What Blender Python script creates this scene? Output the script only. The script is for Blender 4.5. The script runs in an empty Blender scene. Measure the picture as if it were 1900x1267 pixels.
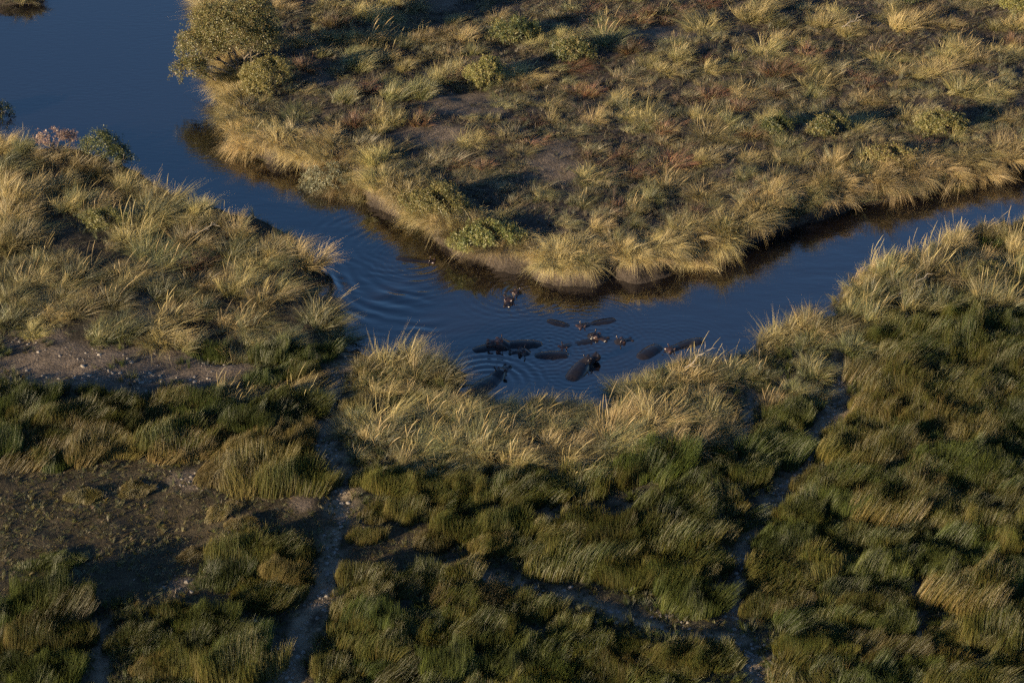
import bpy, math, random
import numpy as np
from mathutils import Vector, Euler, Matrix

SC = bpy.context.scene
COL = SC.collection
rng = np.random.default_rng(7)
random.seed(7)
rad = math.radians

# ------------------------------------------------------------------ camera
PITCH = rad(32.0)
CAM_Z = 68.0
FPX = 70.0 / 36.0 * 1900.0
cam_d = bpy.data.cameras.new('camera')
cam_d.lens = 70.0
cam_d.sensor_width = 36.0
cam_d.clip_start = 1.0
cam_d.clip_end = 9000.0
cam = bpy.data.objects.new('camera', cam_d)
cam.location = (0, 0, CAM_Z)
cam.rotation_euler = (math.pi / 2 - PITCH, 0, 0)
COL.objects.link(cam)
SC.camera = cam

# ------------------------------------------------------------------ sky and sun
SUN_EL = rad(11.5)
SUN_FROM = Vector((-0.80, -0.60, 0)).normalized()      # horizontal direction towards the sun
wld = bpy.data.worlds.new('World')
SC.world = wld
wld.use_nodes = True
wn = wld.node_tree.nodes
sky = wn.new('ShaderNodeTexSky')
sky.sky_type = 'NISHITA'
sky.sun_disc = False
sky.sun_elevation = SUN_EL
sky.sun_rotation = math.atan2(SUN_FROM.x, SUN_FROM.y) % (2 * math.pi)
sky.altitude = 900
sky.air_density = 1.0
sky.dust_density = 0.7
sky.ozone_density = 4.0
wn['Background'].inputs['Strength'].default_value = 0.072
wld.node_tree.links.new(sky.outputs[0], wn['Background'].inputs[0])

sun_d = bpy.data.lights.new('sun', 'SUN')
sun_d.energy = 5.0
sun_d.angle = rad(0.5)
sun_d.color = (1.0, 0.79, 0.50)
sun = bpy.data.objects.new('sun', sun_d)
sun.rotation_euler = (SUN_FROM * math.cos(SUN_EL) + Vector((0, 0, math.sin(SUN_EL)))).to_track_quat('Z', 'Y').to_euler()
sun.location = (0, 0, 100)
COL.objects.link(sun)

SC.view_settings.view_transform = 'Standard'
SC.view_settings.look = 'None'
SC.view_settings.exposure = 1.14
SC.view_settings.gamma = 1.0
SC.view_settings.use_curve_mapping = False
SC.cycles.max_bounces = 3
SC.cycles.use_adaptive_sampling = True
SC.cycles.adaptive_threshold = 0.03
SC.cycles.sample_clamp_indirect = 4.0
SC.cycles.diffuse_bounces = 2
SC.cycles.glossy_bounces = 2
SC.cycles.transmission_bounces = 2
SC.cycles.use_denoising = False

# ------------------------------------------------------------------ measuring helpers (survey of the place)
SP, CP = math.sin(PITCH), math.cos(PITCH)


def ground_at(px, py, z=0.0):
    dx, dy = (px - 950.0) / FPX, -(py - 633.5) / FPX
    d = (dx, CP + dy * SP, -SP + dy * CP)
    t = (z - CAM_Z) / d[2]
    return (d[0] * t, d[1] * t)


def to_px(x, y, z):
    dz = z - CAM_Z
    depth = y * CP - dz * SP
    up = y * SP + dz * CP
    return 950.0 + FPX * x / depth, 633.5 - FPX * up / depth


def px_per_m(px, py):
    x, y = ground_at(px, py)
    return FPX / math.sqrt(x * x + y * y + CAM_Z ** 2)


_lat = np.random.default_rng(11).random((256, 256))


def noise(x, y, s, o=0):
    x = np.asarray(x, float) / s + 37.7 + o * 17.3
    y = np.asarray(y, float) / s + 91.2 + o * 29.9
    xi, yi = np.floor(x).astype(int), np.floor(y).astype(int)
    fx, fy = x - xi, y - yi
    fx, fy = fx * fx * (3 - 2 * fx), fy * fy * (3 - 2 * fy)
    g = lambda a, b: _lat[a % 256, b % 256]
    return (g(xi, yi) * (1 - fx) + g(xi + 1, yi) * fx) * (1 - fy) + (g(xi, yi + 1) * (1 - fx) + g(xi + 1, yi + 1) * fx) * fy


def fbm(x, y, s, o=0):
    return (noise(x, y, s, o) + 0.5 * noise(x, y, s / 2.1, o + 1) + 0.25 * noise(x, y, s / 4.3, o + 2)) / 1.75


FAR_LINE = [(450, -600), (420, -300), (392, -60), (386, -10), (384, 14), (400, 45), (415, 95), (425, 150), (425, 205), (438, 262), (480, 290),
            (505, 302), (552, 297), (575, 318), (610, 335), (650, 358), (700, 385), (745, 402), (790, 432), (850, 470), (900, 485),
            (930, 499), (984, 504), (1000, 521), (1040, 534), (1095, 533), (1130, 513), (1180, 523), (1225, 514), (1242, 499),
            (1300, 490), (1340, 478), (1390, 455), (1450, 432), (1520, 410), (1600, 385), (1700, 362), (1800, 340), (1900, 318),
            (2100, 270), (2600, 150)]
NEAR_LINE = [(2600, 300), (2100, 390), (1900, 416), (1800, 436), (1715, 472), (1640, 496), (1592, 530), (1566, 572), (1528, 592), (1448, 616),
             (1418, 655), (1370, 674), (1290, 686), (1230, 694), (1175, 722), (1145, 748), (1112, 770), (1093, 760), (1020, 752),
             (950, 754), (882, 750), (858, 724), (868, 692), (840, 676), (760, 674), (690, 674), (660, 650), (640, 656), (630, 642),
             (641, 612), (628, 592), (600, 573), (580, 554), (588, 530), (600, 505), (575, 478), (520, 430), (430, 402), (340, 374),
             (250, 322), (160, 284), (60, 282), (0, 268), (-300, 270), (-700, 240)]
LEFT_LINE = [(-700, 60), (-300, 30), (-100, 8), (83, 8), (92, -40), (70, -300), (60, -600)]
RIVER = np.array([ground_at(*p) for p in FAR_LINE + NEAR_LINE + LEFT_LINE])


def poly_sdf(P, x, y):
    """distance to the outline of polygon P, positive outside it"""
    x = np.asarray(x, float).ravel()
    y = np.asarray(y, float).ravel()
    best = np.full(x.shape, 1e18)
    ins = np.zeros(x.shape, bool)
    n = len(P)
    for i in range(n):
        ax, ay = P[i]
        bx, by = P[(i + 1) % n]
        ex, ey = bx - ax, by - ay
        L = ex * ex + ey * ey + 1e-12
        t = np.clip(((x - ax) * ex + (y - ay) * ey) / L, 0, 1)
        d = (x - ax - t * ex) ** 2 + (y - ay - t * ey) ** 2
        np.minimum(best, d, out=best)
        if abs(ey) > 1e-12:
            c = ((ay > y) != (by > y)) & (x < ex * (y - ay) / ey + ax)
            ins ^= c
    d = np.sqrt(best)
    return np.where(ins, -d, d)


def line_dist(pts, x, y):
    x = np.asarray(x, float)
    y = np.asarray(y, float)
    best = np.full(x.shape, 1e18)
    for (ax, ay), (bx, by) in zip(pts[:-1], pts[1:]):
        ex, ey = bx - ax, by - ay
        t = np.clip(((x - ax) * ex + (y - ay) * ey) / (ex * ex + ey * ey + 1e-9), 0, 1)
        best = np.minimum(best, (x - ax - t * ex) ** 2 + (y - ay - t * ey) ** 2)
    return np.sqrt(best)


GZ = 0.9
PATHS = [  # trodden hippo paths: (survey points, half width in metres)
    ([(648, 655), (632, 700), (608, 740), (592, 790), (622, 860), (634, 930), (624, 1000), (606, 1080), (575, 1150), (540, 1215), (528, 1290)], 0.72),
    ([(1560, 700), (1545, 760), (1490, 850), (1446, 905), (1385, 985), (1362, 1070), (1366, 1150), (1400, 1250), (1420, 1300)], 0.55),
    ([(1392, 735), (1386, 780), (1372, 835)], 0.45),
    ([(822, 1035), (900, 1062), (1000, 1090), (1100, 1120), (1180, 1148), (1260, 1175), (1370, 1195)], 0.4),
    ([(430, 1135), (470, 1168), (505, 1205), (535, 1250)], 0.4),
    ([(190, 1160), (185, 1290)], 0.4),
    ([(1250, 905), (1180, 930), (1010, 950)], 0.3),
    ([(1560, 600), (1553, 690), (1562, 770)], 0.35),
    ([(1705, 1090), (1706, 1190)], 0.35),
]
PATHS_W = [([ground_at(px, py, GZ) for px, py in p], w) for p, w in PATHS]
BARE = [  # dusty patches: centre x, y, half sizes in survey units
    (215, 686, 230, 44), (60, 630, 60, 18), (860, 205, 75, 26), (800, 265, 60, 24), (1235, 75, 70, 18), (810, 20, 35, 14), (360, 895, 45, 16), (1030, 330, 70, 26),
    (275, 585, 22, 26), (330, 1090, 40, 12), (560, 920, 25, 30), (590, 160, 25, 14), (1700, 1100, 10, 20), (1010, 290, 50, 20), (1650, 60, 30, 10)]


def path_dist(x, y):
    d = np.full(np.shape(x), 99.0)
    for pts, w in PATHS_W:
        d = np.minimum(d, line_dist(pts, x, y) - w)
    return d - 0.12 + (fbm(x, y, 1.1, 40) - 0.5) * 0.6


def bare_amount(x, y):
    px, py = to_px(x, y, GZ)
    a = np.zeros(np.shape(x))
    for cx, cy, rx, ry in BARE:
        q = ((px - cx) / rx) ** 2 + ((py - cy) / ry) ** 2
        a = np.maximum(a, np.clip(1.5 - q, 0, 1))
    return np.clip(a * 1.6 + (fbm(x, y, 1.6, 30) - 0.5) * 1.2, 0, 1) * (a > 0)


_fx, _fy = [p[0] for p in FAR_LINE[8:]], [p[1] for p in FAR_LINE[8:]]


def is_far(px, py):
    """north-east land: above the far waterline"""
    return (py < np.interp(px, _fx, _fy) + 12) & (px > 370)


def sstep(a, b, v):
    t = np.clip((np.asarray(v, float) - a) / (b - a), 0, 1)
    return t * t * (3 - 2 * t)


def land(x, y):
    """signed distance from the water's edge and height of the ground"""
    x = np.asarray(x, float)
    y = np.asarray(y, float)
    d = poly_sdf(RIVER, x, y).reshape(x.shape)
    dd = d + (fbm(x, y, 1.3, 3) - 0.5) * 0.7 + (fbm(x, y, 3.0, 4) - 0.5) * 1.5
    px, py = to_px(x, y, 0.0)
    far = is_far(px, py + 12) | (py < 20)
    top = np.where(far, 1.45 + 0.5 * (noise(x, y, 5, 9) - 0.5), 0.95 + 0.3 * (noise(x, y, 6, 9) - 0.5))
    run = np.where(far, 0.75, 1.6)
    h = -0.9 + 0.9 * sstep(-2.2, -0.02, dd) + top * sstep(-0.06, 1.0, dd / run)
    inl = sstep(0.6, 3.0, dd)
    h += inl * ((fbm(x, y, 6.0, 5) - 0.5) * 0.7 + (fbm(x, y, 1.5, 6) - 0.5) * 0.28)
    near = np.abs(x) < 80
    pd = np.where(near & (y < 125), path_dist(x, y), 9)
    h -= inl * 0.22 * sstep(0.35, -0.3, pd)
    # the dark gully where the left path meets the bare pan
    gx, gy = ground_at(425, 655, GZ)
    h -= 0.75 * np.exp(-(((x - gx) / 1.5) ** 2 + ((y - gy) / 1.1) ** 2)) * inl
    return d, h


# ------------------------------------------------------------------ mesh and material helpers
def np_mesh(name, V, F, cols=None, smooth=False):
    me = bpy.data.meshes.new(name)
    V = np.asarray(V, np.float32)
    F = np.asarray(F, np.int32)
    k = F.shape[1]
    me.vertices.add(len(V))
    me.vertices.foreach_set('co', V.ravel())
    me.loops.add(F.size)
    me.loops.foreach_set('vertex_index', F.ravel())
    me.polygons.add(len(F))
    me.polygons.foreach_set('loop_start', np.arange(0, F.size, k, dtype=np.int32))
    me.polygons.foreach_set('loop_total', np.full(len(F), k, np.int32))
    if smooth:
        me.polygons.foreach_set('use_smooth', np.ones(len(F), bool))
    me.update(calc_edges=True)
    me.validate()
    if cols is not None:
        at = me.color_attributes.new('Col', 'FLOAT_COLOR', 'POINT')
        C = np.ones((len(V), 4), np.float32)
        C[:, :3] = cols
        at.data.foreach_set('color', C.ravel())
    return me


def put(name, me, mat=None, parent=None, label=None, cat=None, group=None, kind=None, loc=None):
    o = bpy.data.objects.new(name, me)
    COL.objects.link(o)
    if mat is not None and me is not None and not me.materials:
        me.materials.append(mat)
    if parent is not None:
        o.parent = parent
    for k, v in (('label', label), ('category', cat), ('group', group), ('kind', kind)):
        if v:
            o[k] = v
    if loc is not None:
        o.location = loc
    return o


class NT:
    def __init__(s, name):
        s.m = bpy.data.materials.new(name)
        s.m.use_nodes = True
        s.t = s.m.node_tree
        s.t.nodes.clear()
        s.out = s.n('ShaderNodeOutputMaterial')

    def n(s, typ, **kw):
        nd = s.t.nodes.new(typ)
        for k, v in kw.items():
            if k.startswith('i_'):
                key = k[2:]
                nd.inputs[int(key) if key.isdigit() else key].default_value = v
            else:
                setattr(nd, k, v)
        return nd

    def l(s, a, b):
        s.t.links.new(a, b)


def leaf_material(name, trans=0.3, var=0.35, gloss=0.06, tint=(1, 1, 1)):
    """thin plant matter: colour from the mesh, varied plant by plant, some light passes through"""
    N = NT(name)
    at = N.n('ShaderNodeAttribute', attribute_name='Col')
    oi = N.n('ShaderNodeObjectInfo')
    mr = N.n('ShaderNodeMapRange')
    mr.inputs[3].default_value, mr.inputs[4].default_value = 1 - var, 1 + var
    N.l(oi.outputs['Random'], mr.inputs[0])
    hs = N.n('ShaderNodeHueSaturation')
    mh = N.n('ShaderNodeMath', operation='MULTIPLY_ADD', i_1=7.31, i_2=0.0)
    N.l(oi.outputs['Random'], mh.inputs[0])
    fr = N.n('ShaderNodeMath', operation='FRACT')
    N.l(mh.outputs[0], fr.inputs[0])
    mh2 = N.n('ShaderNodeMapRange')
    mh2.inputs[3].default_value, mh2.inputs[4].default_value = 0.485, 0.512
    N.l(fr.outputs[0], mh2.inputs[0])
    N.l(mh2.outputs[0], hs.inputs['Hue'])
    N.l(mr.outputs[0], hs.inputs['Value'])
    N.l(at.outputs['Color'], hs.inputs['Color'])
    d = N.n('ShaderNodeBsdfDiffuse', i_Roughness=0.4)
    t = N.n('ShaderNodeBsdfTranslucent')
    mx = N.n('ShaderNodeMixShader', i_0=trans)
    N.l(hs.outputs[0], d.inputs[0])
    N.l(hs.outputs[0], t.inputs[0])
    N.l(d.outputs[0], mx.inputs[1])
    N.l(t.outputs[0], mx.inputs[2])
    g = N.n('ShaderNodeBsdfGlossy', i_Roughness=0.5)
    m2 = N.n('ShaderNodeMixShader', i_0=gloss)
    N.l(mx.outputs[0], m2.inputs[1])
    N.l(g.outputs[0], m2.inputs[2])
    N.l(m2.outputs[0], N.out.inputs[0])
    return N.m


M_GRASS = leaf_material('dry_grass_blades', 0.28, 0.42)
M_RUSH = leaf_material('rush_stems', 0.2, 0.3, 0.05)
M_LEAF = leaf_material('shrub_leaves', 0.3, 0.12, 0.06)
M_SEED = leaf_material('grass_seed_heads', 0.3, 0.2, 0.03)


def bark_material():
    N = NT('bark')
    ns = N.n('ShaderNodeTexNoise', i_Scale=14.0, i_Detail=5.0)
    cr = N.n('ShaderNodeValToRGB')
    cr.color_ramp.elements[0].color = (0.07, 0.05, 0.035, 1)
    cr.color_ramp.elements[1].color = (0.30, 0.25, 0.19, 1)
    b = N.n('ShaderNodeBsdfPrincipled', i_Roughness=0.9)
    bp = N.n('ShaderNodeBump', i_Strength=0.5, i_Distance=0.02)
    N.l(ns.outputs[0], cr.inputs[0])
    N.l(cr.outputs[0], b.inputs['Base Color'])
    N.l(ns.outputs[0], bp.inputs['Height'])
    N.l(bp.outputs[0], b.inputs['Normal'])
    N.l(b.outputs[0], N.out.inputs[0])
    return N.m


M_BARK = bark_material()


def soil_material():
    N = NT('river_soil')
    at = N.n('ShaderNodeAttribute', attribute_name='Col')
    tc = N.n('ShaderNodeTexCoord')
    n1 = N.n('ShaderNodeTexNoise', i_Scale=1.3, i_Detail=8.0, i_Roughness=0.65)
    n2 = N.n('ShaderNodeTexNoise', i_Scale=7.0, i_Detail=6.0, i_Roughness=0.7)
    vo = N.n('ShaderNodeTexVoronoi', i_Scale=3.2)
    vo.feature = 'DISTANCE_TO_EDGE'
    for q in (n1, n2, vo):
        N.l(tc.outputs['Object'], q.inputs['Vector'])
    r1 = N.n('ShaderNodeMapRange')
    r1.inputs[1].default_value, r1.inputs[2].default_value = 0.3, 0.7
    r1.inputs[3].default_value, r1.inputs[4].default_value = 0.55, 1.4
    N.l(n1.outputs[0], r1.inputs[0])
    r2 = N.n('ShaderNodeMapRange')
    r2.inputs[1].default_value, r2.inputs[2].default_value = 0.3, 0.7
    r2.inputs[3].default_value, r2.inputs[4].default_value = 0.6, 1.35
    N.l(n2.outputs[0], r2.inputs[0])
    mu = N.n('ShaderNodeMath', operation='MULTIPLY')
    N.l(r1.outputs[0], mu.inputs[0])
    N.l(r2.outputs[0], mu.inputs[1])
    mx = N.n('ShaderNodeVectorMath', operation='SCALE')
    N.l(at.outputs['Color'], mx.inputs[0])
    N.l(mu.outputs[0], mx.inputs['Scale'])
    b = N.n('ShaderNodeBsdfPrincipled', i_Roughness=0.95)
    b.inputs['Specular IOR Level'].default_value = 0.15
    N.l(mx.outputs[0], b.inputs['Base Color'])
    add = N.n('ShaderNodeMath', operation='MULTIPLY_ADD', i_1=0.6)
    N.l(vo.outputs['Distance'], add.inputs[0])
    N.l(n2.outputs[0], add.inputs[2])
    bp = N.n('ShaderNodeBump', i_Strength=0.9, i_Distance=0.14)
    N.l(add.outputs[0], bp.inputs['Height'])
    N.l(bp.outputs[0], b.inputs['Normal'])
    N.l(b.outputs[0], N.out.inputs[0])
    return N.m


def graded(lo, hi, step, far_lo, far_hi):
    a = list(np.arange(lo, hi + 1e-6, step))
    s, v = step, a[-1]
    while v < far_hi:
        s *= 1.35
        v += s
        a.append(v)
    s, v, b = step, a[0], []
    while v > far_lo:
        s *= 1.35
        v -= s
        b.append(v)
    return np.array(b[::-1] + a)


def sheet(name, xs, ys, zfun, cfun, smooth=True):
    X, Y = np.meshgrid(xs, ys)
    Z = zfun(X, Y)
    n, m = X.shape
    idx = np.arange(n * m).reshape(n, m)
    F = np.stack([idx[:-1, :-1], idx[:-1, 1:], idx[1:, 1:], idx[1:, :-1]], -1).reshape(-1, 4)
    V = np.stack([X, Y, Z], -1).reshape(-1, 3)
    return np_mesh(name, V, F, cfun(X, Y).reshape(-1, 3) if cfun else None, smooth)


# near-land zones, by survey polygon
def in_px_poly(poly, px, py):
    return poly_sdf(np.array(poly, float), px, py).reshape(np.shape(px)) < 0


Z_LEFT = [(-900, 100), (640, 100), (665, 640), (600, 650), (430, 652), (200, 640), (-900, 625)]
Z_TURF = [(-900, 845), (120, 860), (300, 845), (420, 870), (450, 900), (600, 905), (640, 960), (650, 1015), (600, 1040), (560, 1000), (430, 985), (405, 1060), (455, 1130), (300, 1138), (150, 1120), (-900, 1135)]
Z_TURF2 = [(640, 985), (720, 960), (800, 965), (835, 1035), (1010, 1080), (1150, 1125), (1100, 1135), (850, 1070), (760, 1075), (690, 1095), (640, 1060)]
Z_MID = [(655, 600), (880, 640), (1110, 740), (1290, 600), (1420, 600), (1440, 660), (1390, 780), (1370, 810), (1240, 840), (1120, 880), (930, 880), (660, 880), (650, 790), (690, 730)]
Z_RIGHT = [(1270, 560), (1440, 520), (1580, 420), (2800, 200), (2800, 460), (1900, 560), (1700, 585), (1650, 620), (1560, 680), (1480, 700), (1400, 680), (1300, 700)]


def zones(x, y):
    px, py = to_px(x, y, GZ)
    z = np.full(np.shape(x), 5)                     # 5 rush bed
    z[in_px_poly(Z_TURF, px, py) | in_px_poly(Z_TURF2, px, py)] = 3
    z[in_px_poly(Z_MID, px, py)] = 2
    z[in_px_poly(Z_RIGHT, px, py)] = 4
    z[in_px_poly(Z_LEFT, px, py)] = 1
    z[is_far(px, py) | (py < 60)] = 0
    return z, px, py


# ------------------------------------------------------------------ ground
def ground_z(X, Y):
    return land(X, Y)[1]


ZCOL = np.array([(0.085, 0.068, 0.056), (0.065, 0.053, 0.038), (0.075, 0.065, 0.048), (0.066, 0.053, 0.034), (0.07, 0.062, 0.045), (0.055, 0.050, 0.036)])  # soil tone per zone, darkened to deepen the shaded gaps between plants


def ground_col(X, Y):
    z, px, py = zones(X, Y)
    C = ZCOL[z]
    n = fbm(X, Y, 2.5, 21)[..., None]
    C = C * (0.75 + 0.5 * n)
    near = (np.abs(X) < 80) & (Y < 130)
    pd = np.where(near, path_dist(X, Y), 9)
    pale = np.array((0.27, 0.212, 0.150))
    dusty = np.array((0.155, 0.122, 0.095))
    w = (sstep(0.25, -0.35, pd) * sstep(0.25, 0.55, fbm(X, Y, 0.9, 25)))[..., None]
    C = C * (1 - w) + pale * w
    b = np.where((np.abs(X) < 80) & (Y < 175), bare_amount(X, Y), 0)[..., None]
    C = C * (1 - b) + dusty * b
    dist = poly_sdf(RIVER, X, Y).reshape(X.shape)
    wet = sstep(0.55, 0.0, dist)[..., None]
    mud = np.array((0.062, 0.050, 0.042))  # bank soil, its colour darkened further to stand in for shade
    far = (z == 0)[..., None]
    C = np.where(far, C * (1 - wet) + mud * wet, C * (1 - 0.6 * wet) + 0.6 * wet * np.array((0.05, 0.042, 0.034)))
    return C


gx = graded(-62, 62, 0.34, -2500, 2500)
gy = graded(72, 178, 0.34, -1500, 5000)
g_me = sheet('ground', gx, gy, ground_z, ground_col)
put('ground', g_me, soil_material(), kind='structure', label='dark silty ground of the floodplain under the grass')

# ------------------------------------------------------------------ water
# where each hippo lies: survey x, y, heading (degrees, 0 = to the right, 90 = away), pose, z, scale, ring amplitude, label
HIPPOS = [
    (962, 637, 183, 'raised', -0.34, 0.98, 0.006, 'hippo with pinkish head raised, lying lengthwise, facing left'),
    (893, 645, 205, 'back', -0.52, 0.92, 0.004, 'dark hippo rump beside the tall grass, behind the pinkish raised head'),
    (1008, 650, 186, 'headonly', -0.40, 1.05, 0.008, 'small hippo head with ears up, just left of the bare round back'),
    (1036, 656, 4, 'back', -0.52, 0.98, 0.006, 'smooth bare hippo back like an upturned boat, no head showing'),
    (1076, 634, 200, 'float', -0.47, 0.98, 0.006, 'hippo with head and slim back afloat, right above the bare round back'),
    (1044, 600, -30, 'back', -0.56, 0.9, 0.005, 'hippo back slanting out of the dark reflection of the far bank'),
    (1110, 596, 200, 'float', -0.46, 1.0, 0.006, 'hippo with pink face and long back, farthest of the middle herd'),
    (1070, 615, -20, 'headonly', -0.38, 1.05, 0.006, 'hippo head pointing right, below the pink faced one'),
    (1120, 640, 28, 'headonly', -0.42, 1.0, 0.008, 'lone hippo head with separate nostrils out in open blue water'),
    (1075, 684, 62, 'wading', -0.22, 0.86, 0.007, 'big dark hippo wading away from the near bank with head up'),
    (1212, 646, 50, 'back', -0.46, 0.95, 0.005, 'dark humped hippo back left of the grass tussock at the right bend'),
    (1272, 637, 208, 'float', -0.38, 0.98, 0.004, 'dark hippo half hidden by grass, rightmost of the herd'),
    (768, 480, -14, 'float', -0.44, 1.0, 0.009, 'hippo with pink brow swimming right, under the shrubs of the far bank'),
    (948, 538, 266, 'headonly', -0.38, 1.0, 0.012, 'hippo head facing the camera in the brown reflection'),
    (990, 546, 165, 'headonly', -0.43, 0.95, 0.01, 'small hippo head beside the one facing the camera'),
    (906, 708, 52, 'float', -0.32, 1.12, 0.022, 'sinking dark hippo ringed by ripples at the near bank'),
]
HPOS = [ground_at(h[0], h[1], 0.1) for h in HIPPOS]


def water_z(X, Y):
    Z = np.zeros(X.shape)
    dist = -poly_sdf(RIVER, X, Y).reshape(X.shape)
    for (x, y), h in zip(HPOS, HIPPOS):
        r = np.hypot(X - x, (Y - y))
        lam = 0.62 if h[6] > 0.01 else 0.42
        env = np.exp(-((r - 2.2) / 1.5) ** 2)
        Z += h[6] * env * np.sin(2 * math.pi * r / lam) * (0.55 + 0.9 * noise(X, Y, 1.7, 50))
    # wake of the swimmers running down to the left shore
    wx, wy = ground_at(800, 490)
    r = np.hypot(X - wx, Y - wy)
    ang = np.arctan2(Y - wy, X - wx)
    wob = 2.2 * fbm(X, Y, 3.0, 52)
    env = np.exp(-((r - 6.5) / 3.2) ** 2) * np.exp(-((np.mod(ang + 2.35 + math.pi, 2 * math.pi) - math.pi) / 0.75) ** 2)
    Z += 0.060 * env * np.sin(2 * math.pi * (r + wob) / 1.15) * (0.15 + 1.7 * noise(X, Y, 2.2, 53) ** 2)
    wx, wy = ground_at(740, 462)
    r2 = np.hypot(X - wx, Y - wy) + 1.6 * fbm(X, Y, 2.4, 57)
    Z += 0.022 * np.exp(-((r2 - 5.5) / 2.8) ** 2) * np.sin(2 * math.pi * r2 / 0.78) * noise(X, Y, 1.5, 58)
    near = (np.abs(X) < 40) & (Y < 170) & (Y > 85)
    Z += near * (0.03 * (fbm(X * 0.45, Y, 1.3, 55) - 0.5))
    return Z * sstep(-0.5, 0.5, dist)


def water_material():
    N = NT('river_water')
    tc = N.n('ShaderNodeTexCoord')
    mp = N.n('ShaderNodeMapping')
    mp.inputs['Scale'].default_value = (0.75, 1.7, 1.0)
    mp.inputs['Rotation'].default_value = (0, 0, rad(12))
    N.l(tc.outputs['Object'], mp.inputs[0])
    n1 = N.n('ShaderNodeTexNoise', i_Scale=1.5, i_Detail=4.0, i_Roughness=0.55)
    n2 = N.n('ShaderNodeTexNoise', i_Scale=0.12, i_Detail=2.0)
    N.l(mp.outputs[0], n1.inputs[0])
    N.l(tc.outputs['Object'], n2.inputs[0])
    r = N.n('ShaderNodeMapRange')
    r.inputs[1].default_value, r.inputs[2].default_value = 0.35, 0.65
    r.inputs[3].default_value, r.inputs[4].default_value = 0.05, 0.16
    N.l(n2.outputs[0], r.inputs[0])
    bp = N.n('ShaderNodeBump', i_Distance=0.10)
    N.l(r.outputs[0], bp.inputs['Strength'])
    N.l(n1.outputs[0], bp.inputs['Height'])
    b = N.n('ShaderNodeBsdfPrincipled', i_Roughness=0.03)
    b.inputs['Base Color'].default_value = (0.0105, 0.0085, 0.0095, 1)
    b.inputs["IOR"].default_value = 2.75
    N.l(bp.outputs[0], b.inputs['Normal'])
    N.l(b.outputs[0], N.out.inputs[0])
    return N.m


wxs = graded(-14, 24, 0.12, -2500, 2500)
wys = graded(99, 128, 0.12, 40, 5000)
put('water', sheet('water', wxs, wys, water_z, None), water_material(), kind='structure', label='calm blue river water bending round the grassy point')


# ------------------------------------------------------------------ plants: prototypes
WIND = 0.55     # radians: blades lean to the right and a little away


def ribbons(base, d0, L, bend, droop, w0, K=5, face=None, curl=0.0):
    """base, d0: (n,3); L, droop, w0: (n,); bend: (n,3) sideways pull. Returns vertices (n,K,2,3)"""
    n = len(base)
    t = np.linspace(0, 1, K)[None, :, None]
    Lc = L[:, None, None]
    P = base[:, None, :] + Lc * (d0[:, None, :] * t + bend[:, None, :] * t ** 2)
    P[..., 2] -= (L * droop)[:, None] * (t[..., 0] ** 2.6)
    a = rng.uniform(0, math.pi, n) if face is None else face
    side = np.stack([np.cos(a), np.sin(a), rng.normal(0, 0.25, n)], -1)
    wt = (1 - t[..., 0] ** 1.8)[..., None] * 0.9 + 0.06
    wt[:, 0] *= 0.7
    half = side[:, None, :] * (w0[:, None, None] * 0.5 * wt)
    return np.stack([P - half, P + half], 2), P


def ribbon_mesh(name, R, C):
    """R (n,K,2,3), C (n,K,3)"""
    n, K = R.shape[:2]
    V = R.reshape(-1, 3)
    i = np.arange(n)[:, None] * K * 2 + np.arange(K - 1)[None, :] * 2
    F = np.stack([i, i + 1, i + 3, i + 2], -1).reshape(-1, 4)
    cols = np.repeat(C[:, :, None, :], 2, 2).reshape(-1, 3)
    return np_mesh(name, V, F, cols)


def pal_pick(pal, n, jit=0.12):
    pal = np.array(pal)
    c = pal[rng.integers(0, len(pal), n)]
    return c * rng.normal(1, jit, (n, 1)).clip(0.55, 1.5)


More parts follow.
